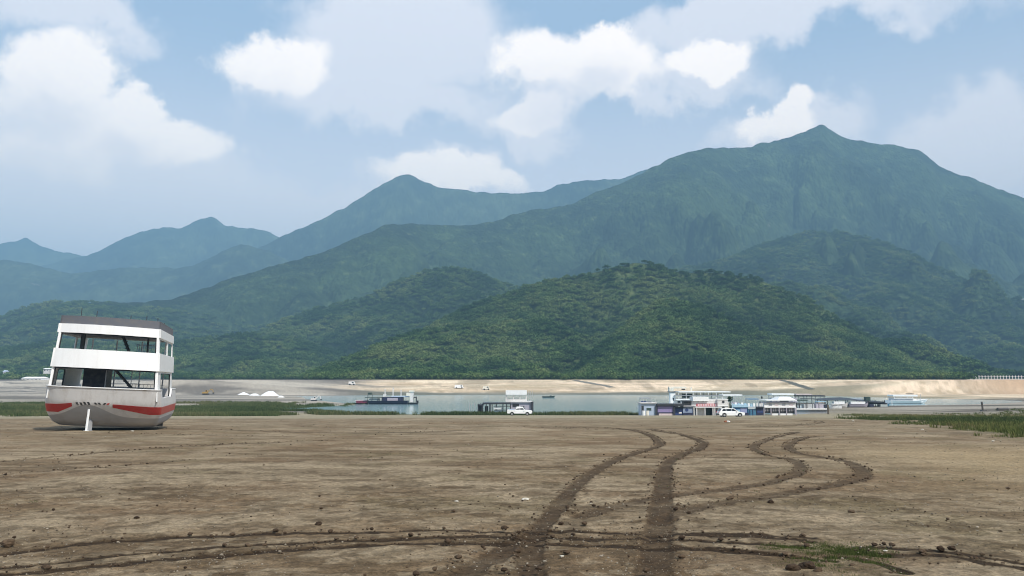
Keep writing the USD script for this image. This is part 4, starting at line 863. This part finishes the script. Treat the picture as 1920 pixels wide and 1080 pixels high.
s = Site('white_pavilion', 'white two-tier pavilion with a hipped white roof at the right end of the stalls', 'pavilion', 1461, 160)
def frustum(x0, x1, y0, y1, z0, a0, a1, b0, b1, z1):
    v = np.array([(x0, y0, z0), (x1, y0, z0), (x1, y1, z0), (x0, y1, z0), (a0, b0, z1), (a1, b0, z1), (a1, b1, z1), (a0, b1, z1)]); return trimesh.convex.convex_hull(v)
obj('hip_roof', frustum(s.X(1456), s.X(1492), -.6, 4.4, s.Z(750.4), s.X(1465), s.X(1484), .8, 3.0, s.Z(744.2)), WHITE, s.t); s.box('eave', 1435, 1492, 749.6, 751.2, WHITE, -.8, 5.2); s.box('gable_panel', 1462, 1478, 751.2, 753.4, GREYROOF, -.3, .1)
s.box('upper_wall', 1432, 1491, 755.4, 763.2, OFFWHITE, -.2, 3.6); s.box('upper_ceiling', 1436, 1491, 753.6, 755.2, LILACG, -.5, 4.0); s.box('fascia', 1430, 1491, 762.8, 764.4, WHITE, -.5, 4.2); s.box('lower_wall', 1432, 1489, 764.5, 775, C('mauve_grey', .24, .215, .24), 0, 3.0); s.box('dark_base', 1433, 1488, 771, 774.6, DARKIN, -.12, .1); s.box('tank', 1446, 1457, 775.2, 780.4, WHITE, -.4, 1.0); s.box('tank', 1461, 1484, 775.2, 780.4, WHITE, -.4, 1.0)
for px in np.arange(1434, 1489, 5.0): s.post(px, 765, 771, .08, OFFWHITE, -.1, 'rail_post')
for px in (1431, 1444, 1459.5, 1473, 1490): s.post(px, 764, 782, .16 if px != 1490 else .3, LILACG, -.4, 'column')
for i, px in enumerate((1441, 1452, 1466, 1480)): s.box('window', px, px + 6, 757, 760.6, PINKW if i % 2 else GREYROOF, -.24, .06)
s = Site('flat_roof_boat', 'white flat-roofed boat lying behind the white pavilion', 'boat', 1468, 198, WL)
obj('hull', hull_mesh(s.X(1440), s.X(1498), 3.4, 1.0, 0), WHITE, s.t); s.box('roof', 1443.5, 1485, 737.6, 740.4, WHITE, -1.8, 3.6); s.box('cabin', 1446, 1492, 746, 756, LILACG, -1.2, 2.4)
for px in (1445, 1455, 1466, 1476, 1484): s.post(px, 740, 757, .1, OFFWHITE, -1.5); s.post(px, 740, 757, .1, OFFWHITE, 1.5)
s = Site('dark_roof_boat', 'boat with a thin dark canopy, farthest back beyond the pier', 'boat', 1518, 222, WL)
obj('hull', hull_mesh(s.X(1490), s.X(1548), 3.0, .9, 1), TAN, s.t); s.box('canopy', 1493, 1544, 741.0, 743.4, DARKROOF, -1.6, 3.2); s.box('canopy_trim', 1490, 1520, 738.6, 740.0, PINKW, -1.5, 3.0)
for px in (1495, 1510, 1526, 1542): s.post(px, 742, 757, .1, DARKGREY, -1.4); s.post(px, 740, 757, .1, DARKGREY, 1.4)
s = Site('pier', 'white-edged landing pier on a grey ramp between the pavilion and covered dock', 'pier', 1522, 172)
s.box('deck', 1491, 1553, 765.6, 768.4, OFFWHITE, 0, 5.0); s.box('ramp', 1491, 1553, 768.4, None, GREYROOF, .4, 4.2); s.post(1490.5, 758, 783, .24, GALV, -.2)
for px in (1500, 1512, 1524, 1536, 1548): s.post(px, 757, 766, .1, DARKGREY, .2, 'rail_post'); s.post(px, 757, 766, .1, DARKGREY, 4.6, 'rail_post')
s.box('rail', 1499, 1549, 756.6, 757.4, DARKGREY, .15, .1); s.box('booth', 1514, 1533, 757.5, 766, C('booth_grey', .42, .43, .43), 2.0, 1.6); s.box('booth', 1537, 1551, 757, 766, LILACG, 2.0, 1.6); s.box('dark_stack', 1493, 1500, 755, 766, DARKIN, 1.5, 1.2); s.box('sun_roof', 1503, 1520, 750, 752, GREENDK, 1.6, 2.2); s.post(1504, 751, 766, .1, DARKGREY, 1.8); s.post(1519, 751, 766, .1, DARKGREY, 1.8)
s = Site('covered_dock', 'long covered dock with a dark sloping roof over white hulls', 'dock', 1592, 212, WL)
x0, x1, za, zb = s.X(1532), s.X(1654), s.Z(746.6), s.Z(751.8)
rp = np.array([[(x0, -3.0, s.Z(749.8)), (s.X(1585), -3.0, s.Z(749.4)), (x1, -3.0, s.Z(755.4))], [(x0, 3.0, s.Z(748.0)), (s.X(1585), 3.0, s.Z(745.2)), (x1, 3.0, s.Z(752.4))]])
obj('roof', slab(rp, .12), DARKROOF, s.t); s.box('roof_edge', 1586, 1622, 747.6, 749.4, PALEBLUE, 2.0, 1.2); s.box('deck', 1534, 1660, 764.4, None, DARKGREY, -3.2, 6.4); s.box('shed', 1623, 1631, 744.2, 752, GREENDK, -.6, 1.5); s.box('end_shed', 1626, 1652, 752.4, 757, DARKROOF, -2.4, 3.2); s.box('end_box', 1621, 1629, 757, 764.2, NAVY, -3.0, 2.0); s.box('crate_stack', 1642, 1655, 757.5, 763.5, C('pale_crate', .46, .50, .48), -2.8, 2.0)
for px in (1540, 1559, 1578, 1598, 1620, 1650): s.post(px, 750, 765, .16, DARKGREY, -2.7); s.post(px, 750, 765, .16, DARKGREY, 2.7)
for i, (a, b, py, lab) in enumerate(((1560, 1590, 760, 'white hull under the covered dock, left one'), (1592, 1628, 760, 'lilac white hull under the covered dock, right one'))):
    q = Site('moored_hull', lab, 'boat', (a + b) / 2, 209, WL, group=None); obj('hull', hull_mesh(q.X(a), q.X(b), 2.0, 1.0, 1), OFFWHITE if i == 0 else LILACG, q.t); q.box('coaming', a + 2, b - 8, 752.8 + i * .3, 757.4, WHITE, -.7, 1.4)
s = Site('white_cruiser', 'white two-deck cruiser boat at the right end of the lake', 'boat', 1702, 247, WL)
obj('hull', hull_mesh(s.X(1664), s.X(1740), 4.4, 1.0, 1), WHITE, s.t); s.box('cabin', 1671, 1708, 747.6, 753.6, C('bluish_white', .50, .55, .60), -1.6, 3.2); s.box('upper_roof', 1670, 1716, 740.2, 743.0, WHITE, -1.9, 3.8); s.box('mid_deck', 1671, 1708, 745.6, 747.4, OFFWHITE, -1.9, 3.8); s.box('window_band', 1672, 1706, 750.6, 752.6, DARKROOF, -1.66, .08)
obj('foredeck', frustum(s.X(1706), s.X(1728), -1.5, 1.5, s.Z(754), s.X(1706), s.X(1713), -1.2, 1.2, s.Z(748)), WHITE, s.t); s.box('roof_bar', 1702, 1712, 737.8, 739.0, DARKGREY, -.8, 1.6)
for px in (1673, 1685, 1697, 1707): s.post(px, 742, 748, .12, OFFWHITE, -1.7); s.post(px, 742, 748, .12, OFFWHITE, 1.7)
for px in (1720, 1727): s.post(px, 739, 752, .1, GALV, 0, 'mast')

# ---------------------------------------------------------------- machines, tents and buildings on the far flats
def excavator(name, label, px, py, mat, flip, k=1.0):
    p = ground_at(px, py); t = thing(name, label, 'excavator', p, 180 if flip else 0); m = MB()
    for sgn in (-1, 1): obj('track', frustum(-1.5 * k, 1.5 * k, sgn * 1.0 * k - .25 * k, sgn * 1.0 * k + .25 * k, 0, -1.7 * k, 1.7 * k, sgn * 1.0 * k - .25 * k, sgn * 1.0 * k + .25 * k, .7 * k), DARKGREY, t)
    MB().bb(-1.8 * k, .9 * k, -1.1 * k, 1.1 * k, .75 * k, 1.6 * k).build('body', mat, t); MB().bb(.0, .9 * k, -1.0 * k, .1 * k, 1.6 * k, 2.7 * k).build('cab', mat, t); MB().bb(.15 * k, .92 * k, -1.02 * k, -.96 * k, 1.8 * k, 2.5 * k).build('window', GLASSDK, t)
    MB().bar((.8 * k, .4 * k, 1.3 * k), (2.6 * k, .4 * k, 3.2 * k), .35 * k).bar((2.6 * k, .4 * k, 3.2 * k), (3.6 * k, .4 * k, 3.0 * k), .3 * k).build('boom', mat, t)
    MB().bar((3.6 * k, .4 * k, 3.1 * k), (4.1 * k, .4 * k, 1.2 * k), .28 * k).build('stick', mat, t); obj('bucket', frustum(3.7 * k, 4.5 * k, 0, .9 * k, .5 * k, 3.9 * k, 4.6 * k, 0, .9 * k, 1.3 * k), DARKGREY, t)
excavator('excavator', 'yellowish excavator on the mud flat right of the stranded boat', 386, 740, YELLOW, False, .8)
excavator('excavator', 'pale-bodied excavator with raised dark boom at the left lake shore', 589, 752, OFFWHITE, False, .55)
def tent(label, px, py, w, d, h, n=3):
    p = ground_at(px, py); t = thing('tarpaulin_heap', label, 'tarpaulin', p)
    u = np.linspace(-1, 1, 25); U, V = np.meshgrid(u, np.linspace(-1, 1, 13)); hh = h * np.clip(1 - np.abs(U) ** 1.6, 0, 1) * np.clip(1 - V ** 2, 0, 1) ** .6 * (.7 + .6 * fbm(np.stack([U * n, V * 2, U * 0], -1), 3, int(px)))
    obj('cover', grid_mesh(np.stack([U * w / 2, V * d / 2, hh - .05], -1)[:, ::-1] * [1, 1, 1]), WHITE, t, smooth=50)
tent('tall white covered heap on the flats, largest of the white heaps', 506, 742, 8.0, 5.0, 2.1); tent('low white covered heap left of the tall white one', 457, 740, 5.2, 4.0, 1.1); tent('low white covered heap touching the left foot of the tall one', 477, 741.5, 4.6, 4.0, 1.0); tent('small white covered heap right of the tall white one', 527, 745, 2.6, 2.5, .8)
def house(name, label, px0, px1, py_top, py_base, y, wall, roof, bays, depth=9.0):
    pz = at((px0 + px1) / 2, py_base, y); g0 = gz(pz[0], y); z = min(pz[2], g0) if pz[2] < g0 + 3 else pz[2]
    s = Site(name, label, 'building', (px0 + px1) / 2, y, z - .3); h = s.Z(py_top); w = s.X(px1) - s.X(px0); e = h * .72
    MB().bb(-w / 2, w / 2, 0, depth, -2.0, e).build('wall', wall, s.t); obj('roof', frustum(-w / 2 - .4, w / 2 + .4, -.5, depth + .5, e, -w / 2 + w * .06, w / 2 - w * .06, depth * .4, depth * .6, h), roof, s.t)
    for i in range(bays):
        x = -w / 2 + w * (i + .5) / bays; MB().bb(x - w / bays * .22, x + w / bays * .22, -.05, .03, e * .25, e * .75).build('window', DARKIN if i != bays // 2 else GREYROOF, s.t)
house('shed', 'long white low shed under the trees at the far left', 37, 76, 706.5, 716, 610, OFFWHITE, WHITE, 5); house('shed', 'white low shed cut by the left edge of the picture', -14, 14, 709, 715.5, 640, OFFWHITE, WHITE, 3); house('house', 'small white house with pale roof left of the long shed', 29, 36, 703.5, 714, 655, OFFWHITE, PALEBLUE, 1, 6)
house('house', 'little white house high among the trees left of the boat', 77, 87, 690, 696, 700, OFFWHITE, WHITE, 2, 5); house('shed', 'low pinkish shed between the long shed and the boat', 70, 84, 711, 717, 600, PINKW, OFFWHITE, 2, 6)
house('house', 'small white house at the forest edge behind the flats, left of two', 366, 373, 708, 713, 640, WHITE, OFFWHITE, 1, 5); house('house', 'small white house at the forest edge behind the flats, right of two', 380, 391, 706.5, 712.5, 640, WHITE, WHITE, 2, 5); house('shed', 'low grey shed at the forest edge above the pale flats', 566, 598, 705.5, 711.5, 630, C('grey_shed', .34, .40, .42), GREYROOF, 4, 7)
house('house', 'tiny white house at the left edge under the hill', 1, 6, 694, 704, 690, OFFWHITE, PALEBLUE, 1, 4)
def van(label, px, py, mat, w=4.6):
    p = ground_at(px, py); t = thing('parked_van', label, 'van', p); obj('body', frustum(-w / 2, w / 2, -.9, .9, .35, -w / 2 + .1, w / 2 - .7, -.8, .8, 1.9), mat, t); MB().bb(w / 2 - 1.5, w / 2 - .75, -.93, -.86, 1.1, 1.6).build('window', GLASSDK, t)
    for x in (-w * .3, w * .3):
        for y in (-.8, .8): obj('wheel', trimesh.creation.cylinder(.36, .2, sections=14).apply_transform(trimesh.transformations.rotation_matrix(math.pi / 2, (1, 0, 0))).apply_translation((x, y, .36)), TYRE, t)
van('white van parked on the pale bank above the barge', 861, 728.5, WHITE); van('small white van on the bank left of the pavilion sign', 912, 731, CREAM, 3.6); van('small white van on the grey bank at the far left', 660, 722, OFFWHITE, 3.4)
# dark ramp down the pale bank
def strip_on_ground(name, label, cat, pts, w, mat, lift=.06, n=40):
    q = ground_at([p[0] for p in pts], [p[1] for p in pts])[:, :2]; q = resample(q, np.linalg.norm(np.diff(q, axis=0), axis=1).sum() / n); d = np.gradient(q, axis=0); d /= np.linalg.norm(d, axis=1, keepdims=True); nn = np.stack([-d[:, 1], d[:, 0]], 1)
    g = np.random.default_rng(5); ww = w * (.8 + .4 * g.uniform(size=len(q)))[:, None]
    L_, R_ = q + nn * ww / 2, q - nn * ww / 2; z = lambda a: terrain(a[:, 0], a[:, 1]) + lift
    P = np.stack([np.c_[R_, z(R_)], np.c_[(L_ + R_) / 2, z((L_ + R_) / 2) + .12], np.c_[L_, z(L_)]]); t = thing(name, label, cat, (0, 0, 0)); obj('surface', slab(P, .25), mat, t); return t
tag(strip_on_ground('boat_ramp', 'dark narrow ramp slanting down the pale far bank', 'ramp', [(1466, 713.2), (1490, 720), (1523, 731)], 3.2, C('dark_ramp', .085, .075, .045)), kind='structure')
tag(strip_on_ground('boat_ramp', 'faint darker track down the far bank behind the sign box', 'ramp', [(1078, 713.2), (1110, 719), (1150, 727)], 4.0, C('brown_track', .16, .14, .10)), kind='structure')
# white railing along the dam crest, far right
t = thing('dam_railing', 'long white post railing along the dam crest at the far right', 'railing', (0, 0, 0)); ypl = 456.0
xs = np.arange(at(1796, 712, ypl)[0], at(1960, 712, ypl)[0], 1.75)
zb = terrain(xs, np.full(len(xs), ypl))
for x, z in zip(xs, zb): MB().bb(x - .14, x + .14, ypl - .14, ypl + .14, z - .2, z + 2.5).build('post', OFFWHITE, t)
MB().bb(xs[0], xs[-1], ypl - .08, ypl + .08, zb.mean() + 1.9, zb.mean() + 2.1).build('rail', OFFWHITE, t); MB().bb(xs[0], xs[-1], ypl - .5, ypl + .5, zb.min() - 1.5, zb.mean() + .5).build('plinth', CONC, t)
# right shore: marker post, mud berms
p = ground_at(1843, 771); t = thing('marker_post', 'dark leaning timber post on the right mud shore', 'post', p, pitch=0.0); MB().bar((0, 0, -.3), (-.12, 0, 2.0), .26, .26).build('shaft', C('old_timber', .06, .05, .042), t); MB().box((.1, 0, .05), (1.0, .9, .35)).build('base_stones', C('dark_stone', .08, .075, .068), t)
p = ground_at(1880, 769.5); t = thing('timber_log', 'dark log lying on the mud right of the leaning post', 'log', p, 12); obj('trunk', trimesh.creation.cylinder(.32, 2.6, sections=12).apply_transform(trimesh.transformations.rotation_matrix(math.pi / 2, (0, 1, 0))).apply_translation((0, 0, .25)), C('old_timber', .06, .05, .042), t)
for px, y1 in ((1553, 168), (1673, 236)):
    p = at(px, 778 if px < 1600 else 768, y1); z = gz(p[0], p[1]); t = thing('mooring_post', 'brown mooring post at the right end of the landing pier' if px < 1600 else 'thin white mooring post before the white cruiser', 'post', (p[0], p[1], z)); MB().bar((0, 0, -.3), (0, 0, 2.0 if px < 1600 else 2.2), .3 if px < 1600 else .14).build('shaft', C('brown_post', .10, .08, .055) if px < 1600 else OFFWHITE, t)

def small_boat(name, label, a, b, y, hullmat, topmat, top, roof=True, bow=1):
    s = Site(name, label, 'boat', (a + b) / 2, y, WL); w = s.X(b) - s.X(a); obj('hull', hull_mesh(s.X(a), s.X(b), min(2.4, w * .4), .75, bow), hullmat, s.t)
    base = 712 + F * (CAM_Z - WL - .7) / y
    if roof:
        s.box('canopy', a + (b - a) * .12, b - (b - a) * .22, top, top + 1.2, topmat, -.9, 1.8)
        for px in (a + (b - a) * .14, b - (b - a) * .24): s.post(px, top + .8, base, .07, GALV, -.8); s.post(px, top + .8, base, .07, GALV, .8)
    s.box('bench', a + (b - a) * .25, b - (b - a) * .4, base - 2.2, base, topmat, -.5, 1.0)
small_boat('small_boat', 'small boat with a blue canopy behind the teal and navy stalls', 1396, 1428, 192, WHITE, MIDBLUE, 747.5)
small_boat('small_boat', 'small white boat with pale canopy just right of the landing pier', 1554, 1577, 200, WHITE, OFFWHITE, 757, True, -1)
small_boat('small_boat', 'small teal open boat right of the covered dock', 1654, 1668, 214, TEAL, DARKGREY, 757, False)
small_boat('small_boat', 'small boat with a grey canopy left of the pale blue kiosk roof', 1196, 1226, 205, OFFWHITE, GREYROOF, 745.5)
small_boat('small_boat', 'low white boat with a dark canopy half hidden behind the landing pier', 1499, 1534, 204, WHITE, DARKROOF, 747.0)
small_boat('small_boat', 'small navy boat under the far dark canopy boat, left of the covered dock', 1528, 1552, 208, NAVY, SKYB, 752.5)

# ---------------------------------------------------------------- grass, clods, stones
def tuft_mesh(seed, n, h, spread, w):
    g = np.random.default_rng(seed); v, f = [], []
    for _ in range(n):
        a = g.uniform(0, 6.28); b = np.array([math.cos(a), math.sin(a), 0]) * spread * g.uniform(0, 1) ** .6; hh = h * g.uniform(.5, 1.1); ln = np.array([math.cos(a), math.sin(a), 0]) * hh * g.uniform(.05, .55)
        s = np.array([-math.sin(a + g.uniform(-1, 1)), math.cos(a), 0]) * w * g.uniform(.6, 1.2); k = len(v)
        v += [b - s, b + s, b + ln * .4 + [0, 0, hh * .6] + s * .7, b + ln * .4 + [0, 0, hh * .6] - s * .7, b + ln + [0, 0, hh]]; f += [[k, k + 1, k + 2], [k, k + 2, k + 3], [k + 3, k + 2, k + 4]]
    return np.array(v), np.array(f)
GRASS = leaf_mat('grass_blades', (.055, .082, .030), (.095, .120, .045), (.17, .165, .075))
WEED = leaf_mat('weed_blades', (.060, .080, .026), (.12, .135, .042), (.21, .17, .08))
def scatter(n, box_, seed, keep):
    g = np.random.default_rng(seed); x = g.uniform(box_[0], box_[1], n); y = g.uniform(box_[2], box_[3], n); k = keep(x, y, g); return x[k], y[k], g
def lay_grass(name, label, box_, n, seed, keep, mat, h, spread, w, blades, smin, smax):
    x, y, g = scatter(n, box_, seed, keep); z = terrain(x, y) - .03; m = len(x); print(name, m)
    instancer(name, [('tuft', tuft_mesh(seed + i, blades, h, spread, w), mat) for i in range(4)], np.stack([x, y, z], 1), g.uniform(smin, smax, m), g.uniform(0, 6.28, m), g.integers(0, 4, m), label, 'grass')
lay_grass('shore_grass', 'green grass field on the left shore behind the stranded boat', (-175, -40, 135, 250), 60000, 5, lambda x, y, g: g.uniform(size=len(x)) < grass_mask(x, y) ** 1.6 * .85 * (np.abs(x / y) < .80), GRASS, .55, .55, .05, 22, .3, 1.5)
lay_grass('reeds', 'strip of dull green reeds along the near waterline', (-60, 30, 155, 178), 16000, 6, lambda x, y, g: (g.uniform(size=len(x)) < .75 * grass_mask(x, y) * sstep(.3, .5, fbm(np.stack([x / 5, y / 9, 0 * x], -1), 3, 12))) & (lake_dist(x, y) > -.5), GRASS, .8, .5, .05, 18, .2, 1.2)
lay_grass('shore_weeds', 'bright green weeds on the right shore of the lake bed', (18, 140, 26, 190), 150000, 7, lambda x, y, g: (g.uniform(size=len(x)) < grass_mask(x, y) ** 1.7 * .6) & (x / y < .80), WEED, .34, .40, .035, 18, .25, 1.5)
# patch of grass in the foreground
pc = ground_at([1545, 1560, 1500, 1600, 1640], [1030, 1062, 1026, 1068, 1080])
def patch(x, y, g):
    d = np.min([np.hypot((x - c[0]) / r, (y - c[1]) / (r * .75)) for c, r in zip(pc, (.75, .7, .5, .6, .45))], axis=0); n = fbm(np.stack([x * 2.2, y * 2.2, 0 * x], -1), 3, 8); return g.uniform(size=len(x)) < np.clip(1.5 - d - n * .7, 0, 1) * .9
lay_grass('grass_patch', 'small patch of grass across the wheel ruts in the foreground', (pc[:, 0].min() - 1, pc[:, 0].max() + 1, pc[:, 1].min() - 1, pc[:, 1].max() + 1), 26000, 8, patch, WEED, .05, .05, .004, 12, .5, 1.3)
lay_grass('dry_weeds', 'thin scattered weeds on the brown lake bed', (-45, 55, 14, 120), 26000, 9, lambda x, y, g: (np.abs(x / y) < .74) & (g.uniform(size=len(x)) < .5 * sstep(.5, .68, fbm(np.stack([x / 4, y / 4, 0 * x], -1), 3, 44))), GRASS, .05, .10, .006, 9, .4, 1.2)
def rock(seed, sub=1, rough=.35):
    m = trimesh.creation.icosphere(subdivisions=sub, radius=1.0); n = fbm(m.vertices * 1.3 + seed * 3.1, 3, seed) - .5; m.vertices *= (1 + n[:, None] * rough * 2.4); m.vertices *= [1.0, .8, .62]; return m
def solid_mat(name, c1, c2, rough=.95):
    N = {'oi': ('object_info', {}), 'g': ('geometry', {}), 'n': ('noise_texture', {'scale': 30.0, 'detail': 4.0, 'roughness': .7}), 'm': ('mix', {'color1': c1, 'color2': c2}), 'r': ('map_range', {'from_min': .3, 'from_max': .7, 'to_min': .6, 'to_max': 1.35}), 's': ('vector_math', {'math_type': 'scale'}), 'p': ('principled_bsdf', {'roughness': rough, 'specular_ior_level': .2})}
    return usdkit.material(stage, f'/World/Looks/{name}', N, [('oi.random', 'm.fac'), ('g.position', 'n.vector'), ('n.fac', 'r.value'), ('m.color', 's.vector1'), ('r.result', 's.scale'), ('s.vector', 'p.base_color')], surface='p.BSDF')
CLOD = solid_mat('clod_soil', (.040, .025, .015), (.10, .068, .042)); PEB = solid_mat('pebble_stone', (.10, .078, .055), (.34, .29, .22)); PALE = solid_mat('pale_stone', (.50, .46, .38), (.62, .58, .50))
def near_scatter(n, seed, rmin, rmax, power):
    g = np.random.default_rng(seed); r = rmin * (rmax / rmin) ** (g.uniform(size=n) ** power); a = g.uniform(-.72, .72, n); return r * a, r, g
x, y, g = near_scatter(34000, 61, 7.0, 110, 1.0); dens = sstep(.38, .6, fbm(np.stack([x / 1.6, y / 1.6, 0 * x], -1), 4, 66)); k = g.uniform(size=len(x)) < .15 + .85 * dens; x, y = x[k], y[k]; s = .0045 * np.exp(g.normal(size=len(x)) * .5) * (1 + y / 40)
instancer('pebbles', [('pebble', rock(i, 1), PEB) for i in range(4)], np.stack([x, y, terrain(x, y) + .015 + s * .2], 1), s, g.uniform(0, 6.28, len(x)), g.integers(0, 4, len(x)), 'small stones and gravel strewn over the lake bed', 'gravel')
P, S = [], []
for i, (pts, hw, dep, dk) in enumerate(RUT_W):
    g = np.random.default_rng(200 + i); n = int(len(pts) * .03 * (14 if hw < .25 else 4)); j = g.integers(0, len(pts), n); off = (hw * (1.1 + .45 * np.abs(g.normal(size=n)))) * g.choice([-1, 1], n)
    d = np.gradient(pts, axis=0)[j]; d /= np.linalg.norm(d, axis=1, keepdims=True) + 1e-9; q = pts[j] + np.stack([-d[:, 1], d[:, 0]], 1) * off[:, None]; P.append(q); S.append(.009 * np.exp(g.normal(size=n) * .6) * (1 + q[:, 1] / 60))
x, y, g = near_scatter(4600, 62, 7.0, 90, .9); dens = sstep(.45, .65, fbm(np.stack([x / 2.5, y / 2.5, 0 * x], -1), 4, 67)); k = g.uniform(size=len(x)) < .06 + .8 * dens; P.append(np.stack([x, y], 1)[k]); S.append(.008 * np.exp(g.normal(size=k.sum()) * .5) * (1 + y[k] / 45))
P, S = np.concatenate(P), np.concatenate(S); S = np.minimum(S, .045); g = np.random.default_rng(9)
instancer('soil_crumbs', [('crumb', rock(20 + i, 1, .45), CLOD) for i in range(4)], np.c_[P, terrain(P[:, 0], P[:, 1]) + .02 + S * .25], S, g.uniform(0, 6.28, len(P)), g.integers(0, 4, len(P)), 'loose dark soil crumbs thrown up beside the wheel ruts', 'soil')
# clods and stones large enough to pick out
CL = [(15, 1024, 11, 'big dark clod at the lower left edge of the picture'), (1487, 1072, 12, 'largest dark clod, beside the grass patch in the foreground'), (1514, 1068, 13, 'dark clod right behind the largest one beside the grass patch'), (1534, 1075, 8, 'small dark clod touching the largest pair by the grass patch'),
      (1445, 944, 6, 'dark clod alone between the two looping ruts'), (1052, 985, 5, 'dark clod on the flat soil right of the left rut'), (945, 994, 6, 'dark clod on the uppermost cross rut'), (1062, 1040, 6, 'dark clod by the small white pebble between the main ruts'), (1278, 1048, 7, 'dark clod just right of the main right rut'),
      (945, 1073, 6, 'dark clod between the two left rut strands at the bottom'), (1010, 1071, 6, 'dark clod on the right of the left rut at the bottom'), (1785, 1032, 7, 'dark clod at the right, left one of a pair near the rut'), (1764, 1033.5, 7, 'flat dark clod at the right, beside its twin near the rut'), (1640, 1025, 5, 'dark clod right above the rut behind the grass patch'), (597, 986, 6, 'dark clod alone in the left centre of the bare soil'),
      (1371, 936, 5, 'dark clod lying on the outer looping rut'), (1598, 1064, 5, 'dark clod just right of the grass patch'), (1596, 963, 6, 'dark clod on the pale soil right of the loops'), (1730, 1039, 7, 'dark clod on the pale smear of the right rut'), (840, 1019, 6, 'dark clod on the lowest cross rut left of centre')]
for i, (px, py, rad, lab) in enumerate(CL):
    p = ground_at(px, py); r = rad * p[1] / F; t = tag(obj('clod', rock(300 + i, 2, .5).apply_scale(r).apply_translation(p + [0, 0, r * .25 + .02]), CLOD), lab, 'clod')
ST = [(985, 939, 7, 'flat white stone on the bare soil left of the main ruts', PALE), (1053.5, 1046, 4, 'small white pebble beside a dark clod between the ruts', PALE), (1660, 1036, 4, 'small pale stone on the rut right of the grass patch', PALE), (1610, 807.5, 2.2, 'pale stone at the left tip of the right weeds', PALE), (1730, 806, 2.6, 'pale stone in the middle of the right weeds', PALE), (1862, 828, 2.8, 'pale stone at the lower edge of the right weeds', PALE), (1600, 790, 2.2, 'pale stone high on the left edge of the weeds', PALE), (248, 809, 3, 'pale stone on the ground before the stranded boat', PALE), (856, 942, 3.5, 'tan stone alone in the middle of the bare soil', PALE)]
for i, (px, py, rad, lab, m) in enumerate(ST):
    p = ground_at(px, py); r = rad * p[1] / F; tag(obj('stone', rock(400 + i, 2, .4).apply_transform(np.diag([1, 1, .6, 1])).apply_scale(r).apply_translation(p + [0, 0, r * .1 + .02]), m), lab, 'stone')
p = ground_at(1363, 791.5); t = thing('litter_bag', 'orange and white litter on the ground below the white car', 'litter', p)
obj('bag', rock(500, 2, .5).apply_scale(.16).apply_translation((.17, 0, .06)), WHITE, t); obj('wrapper', rock(501, 2, .5).apply_scale(.18).apply_translation((-.18, 0, .06)), paint('orange_wrapper', (.30, .09, .03), .6), t)

h5 = HILLS[5]; q = at(1908, 560, 1440.0); q[2] = float(h5.height(np.array([q[0]]), np.array([1440.0]))[0])
m = rock(600, 4, .55); m.apply_transform(np.diag([34, 30, 30, 1])); m.apply_translation(q + [0, -4, -6])
tag(obj('rock_outcrop', m, solid_mat('outcrop_stone', (.30, .29, .27), (.36, .35, .33)), smooth=20), 'pale bare rock outcrop on the wooded spur at the right edge', 'rock')
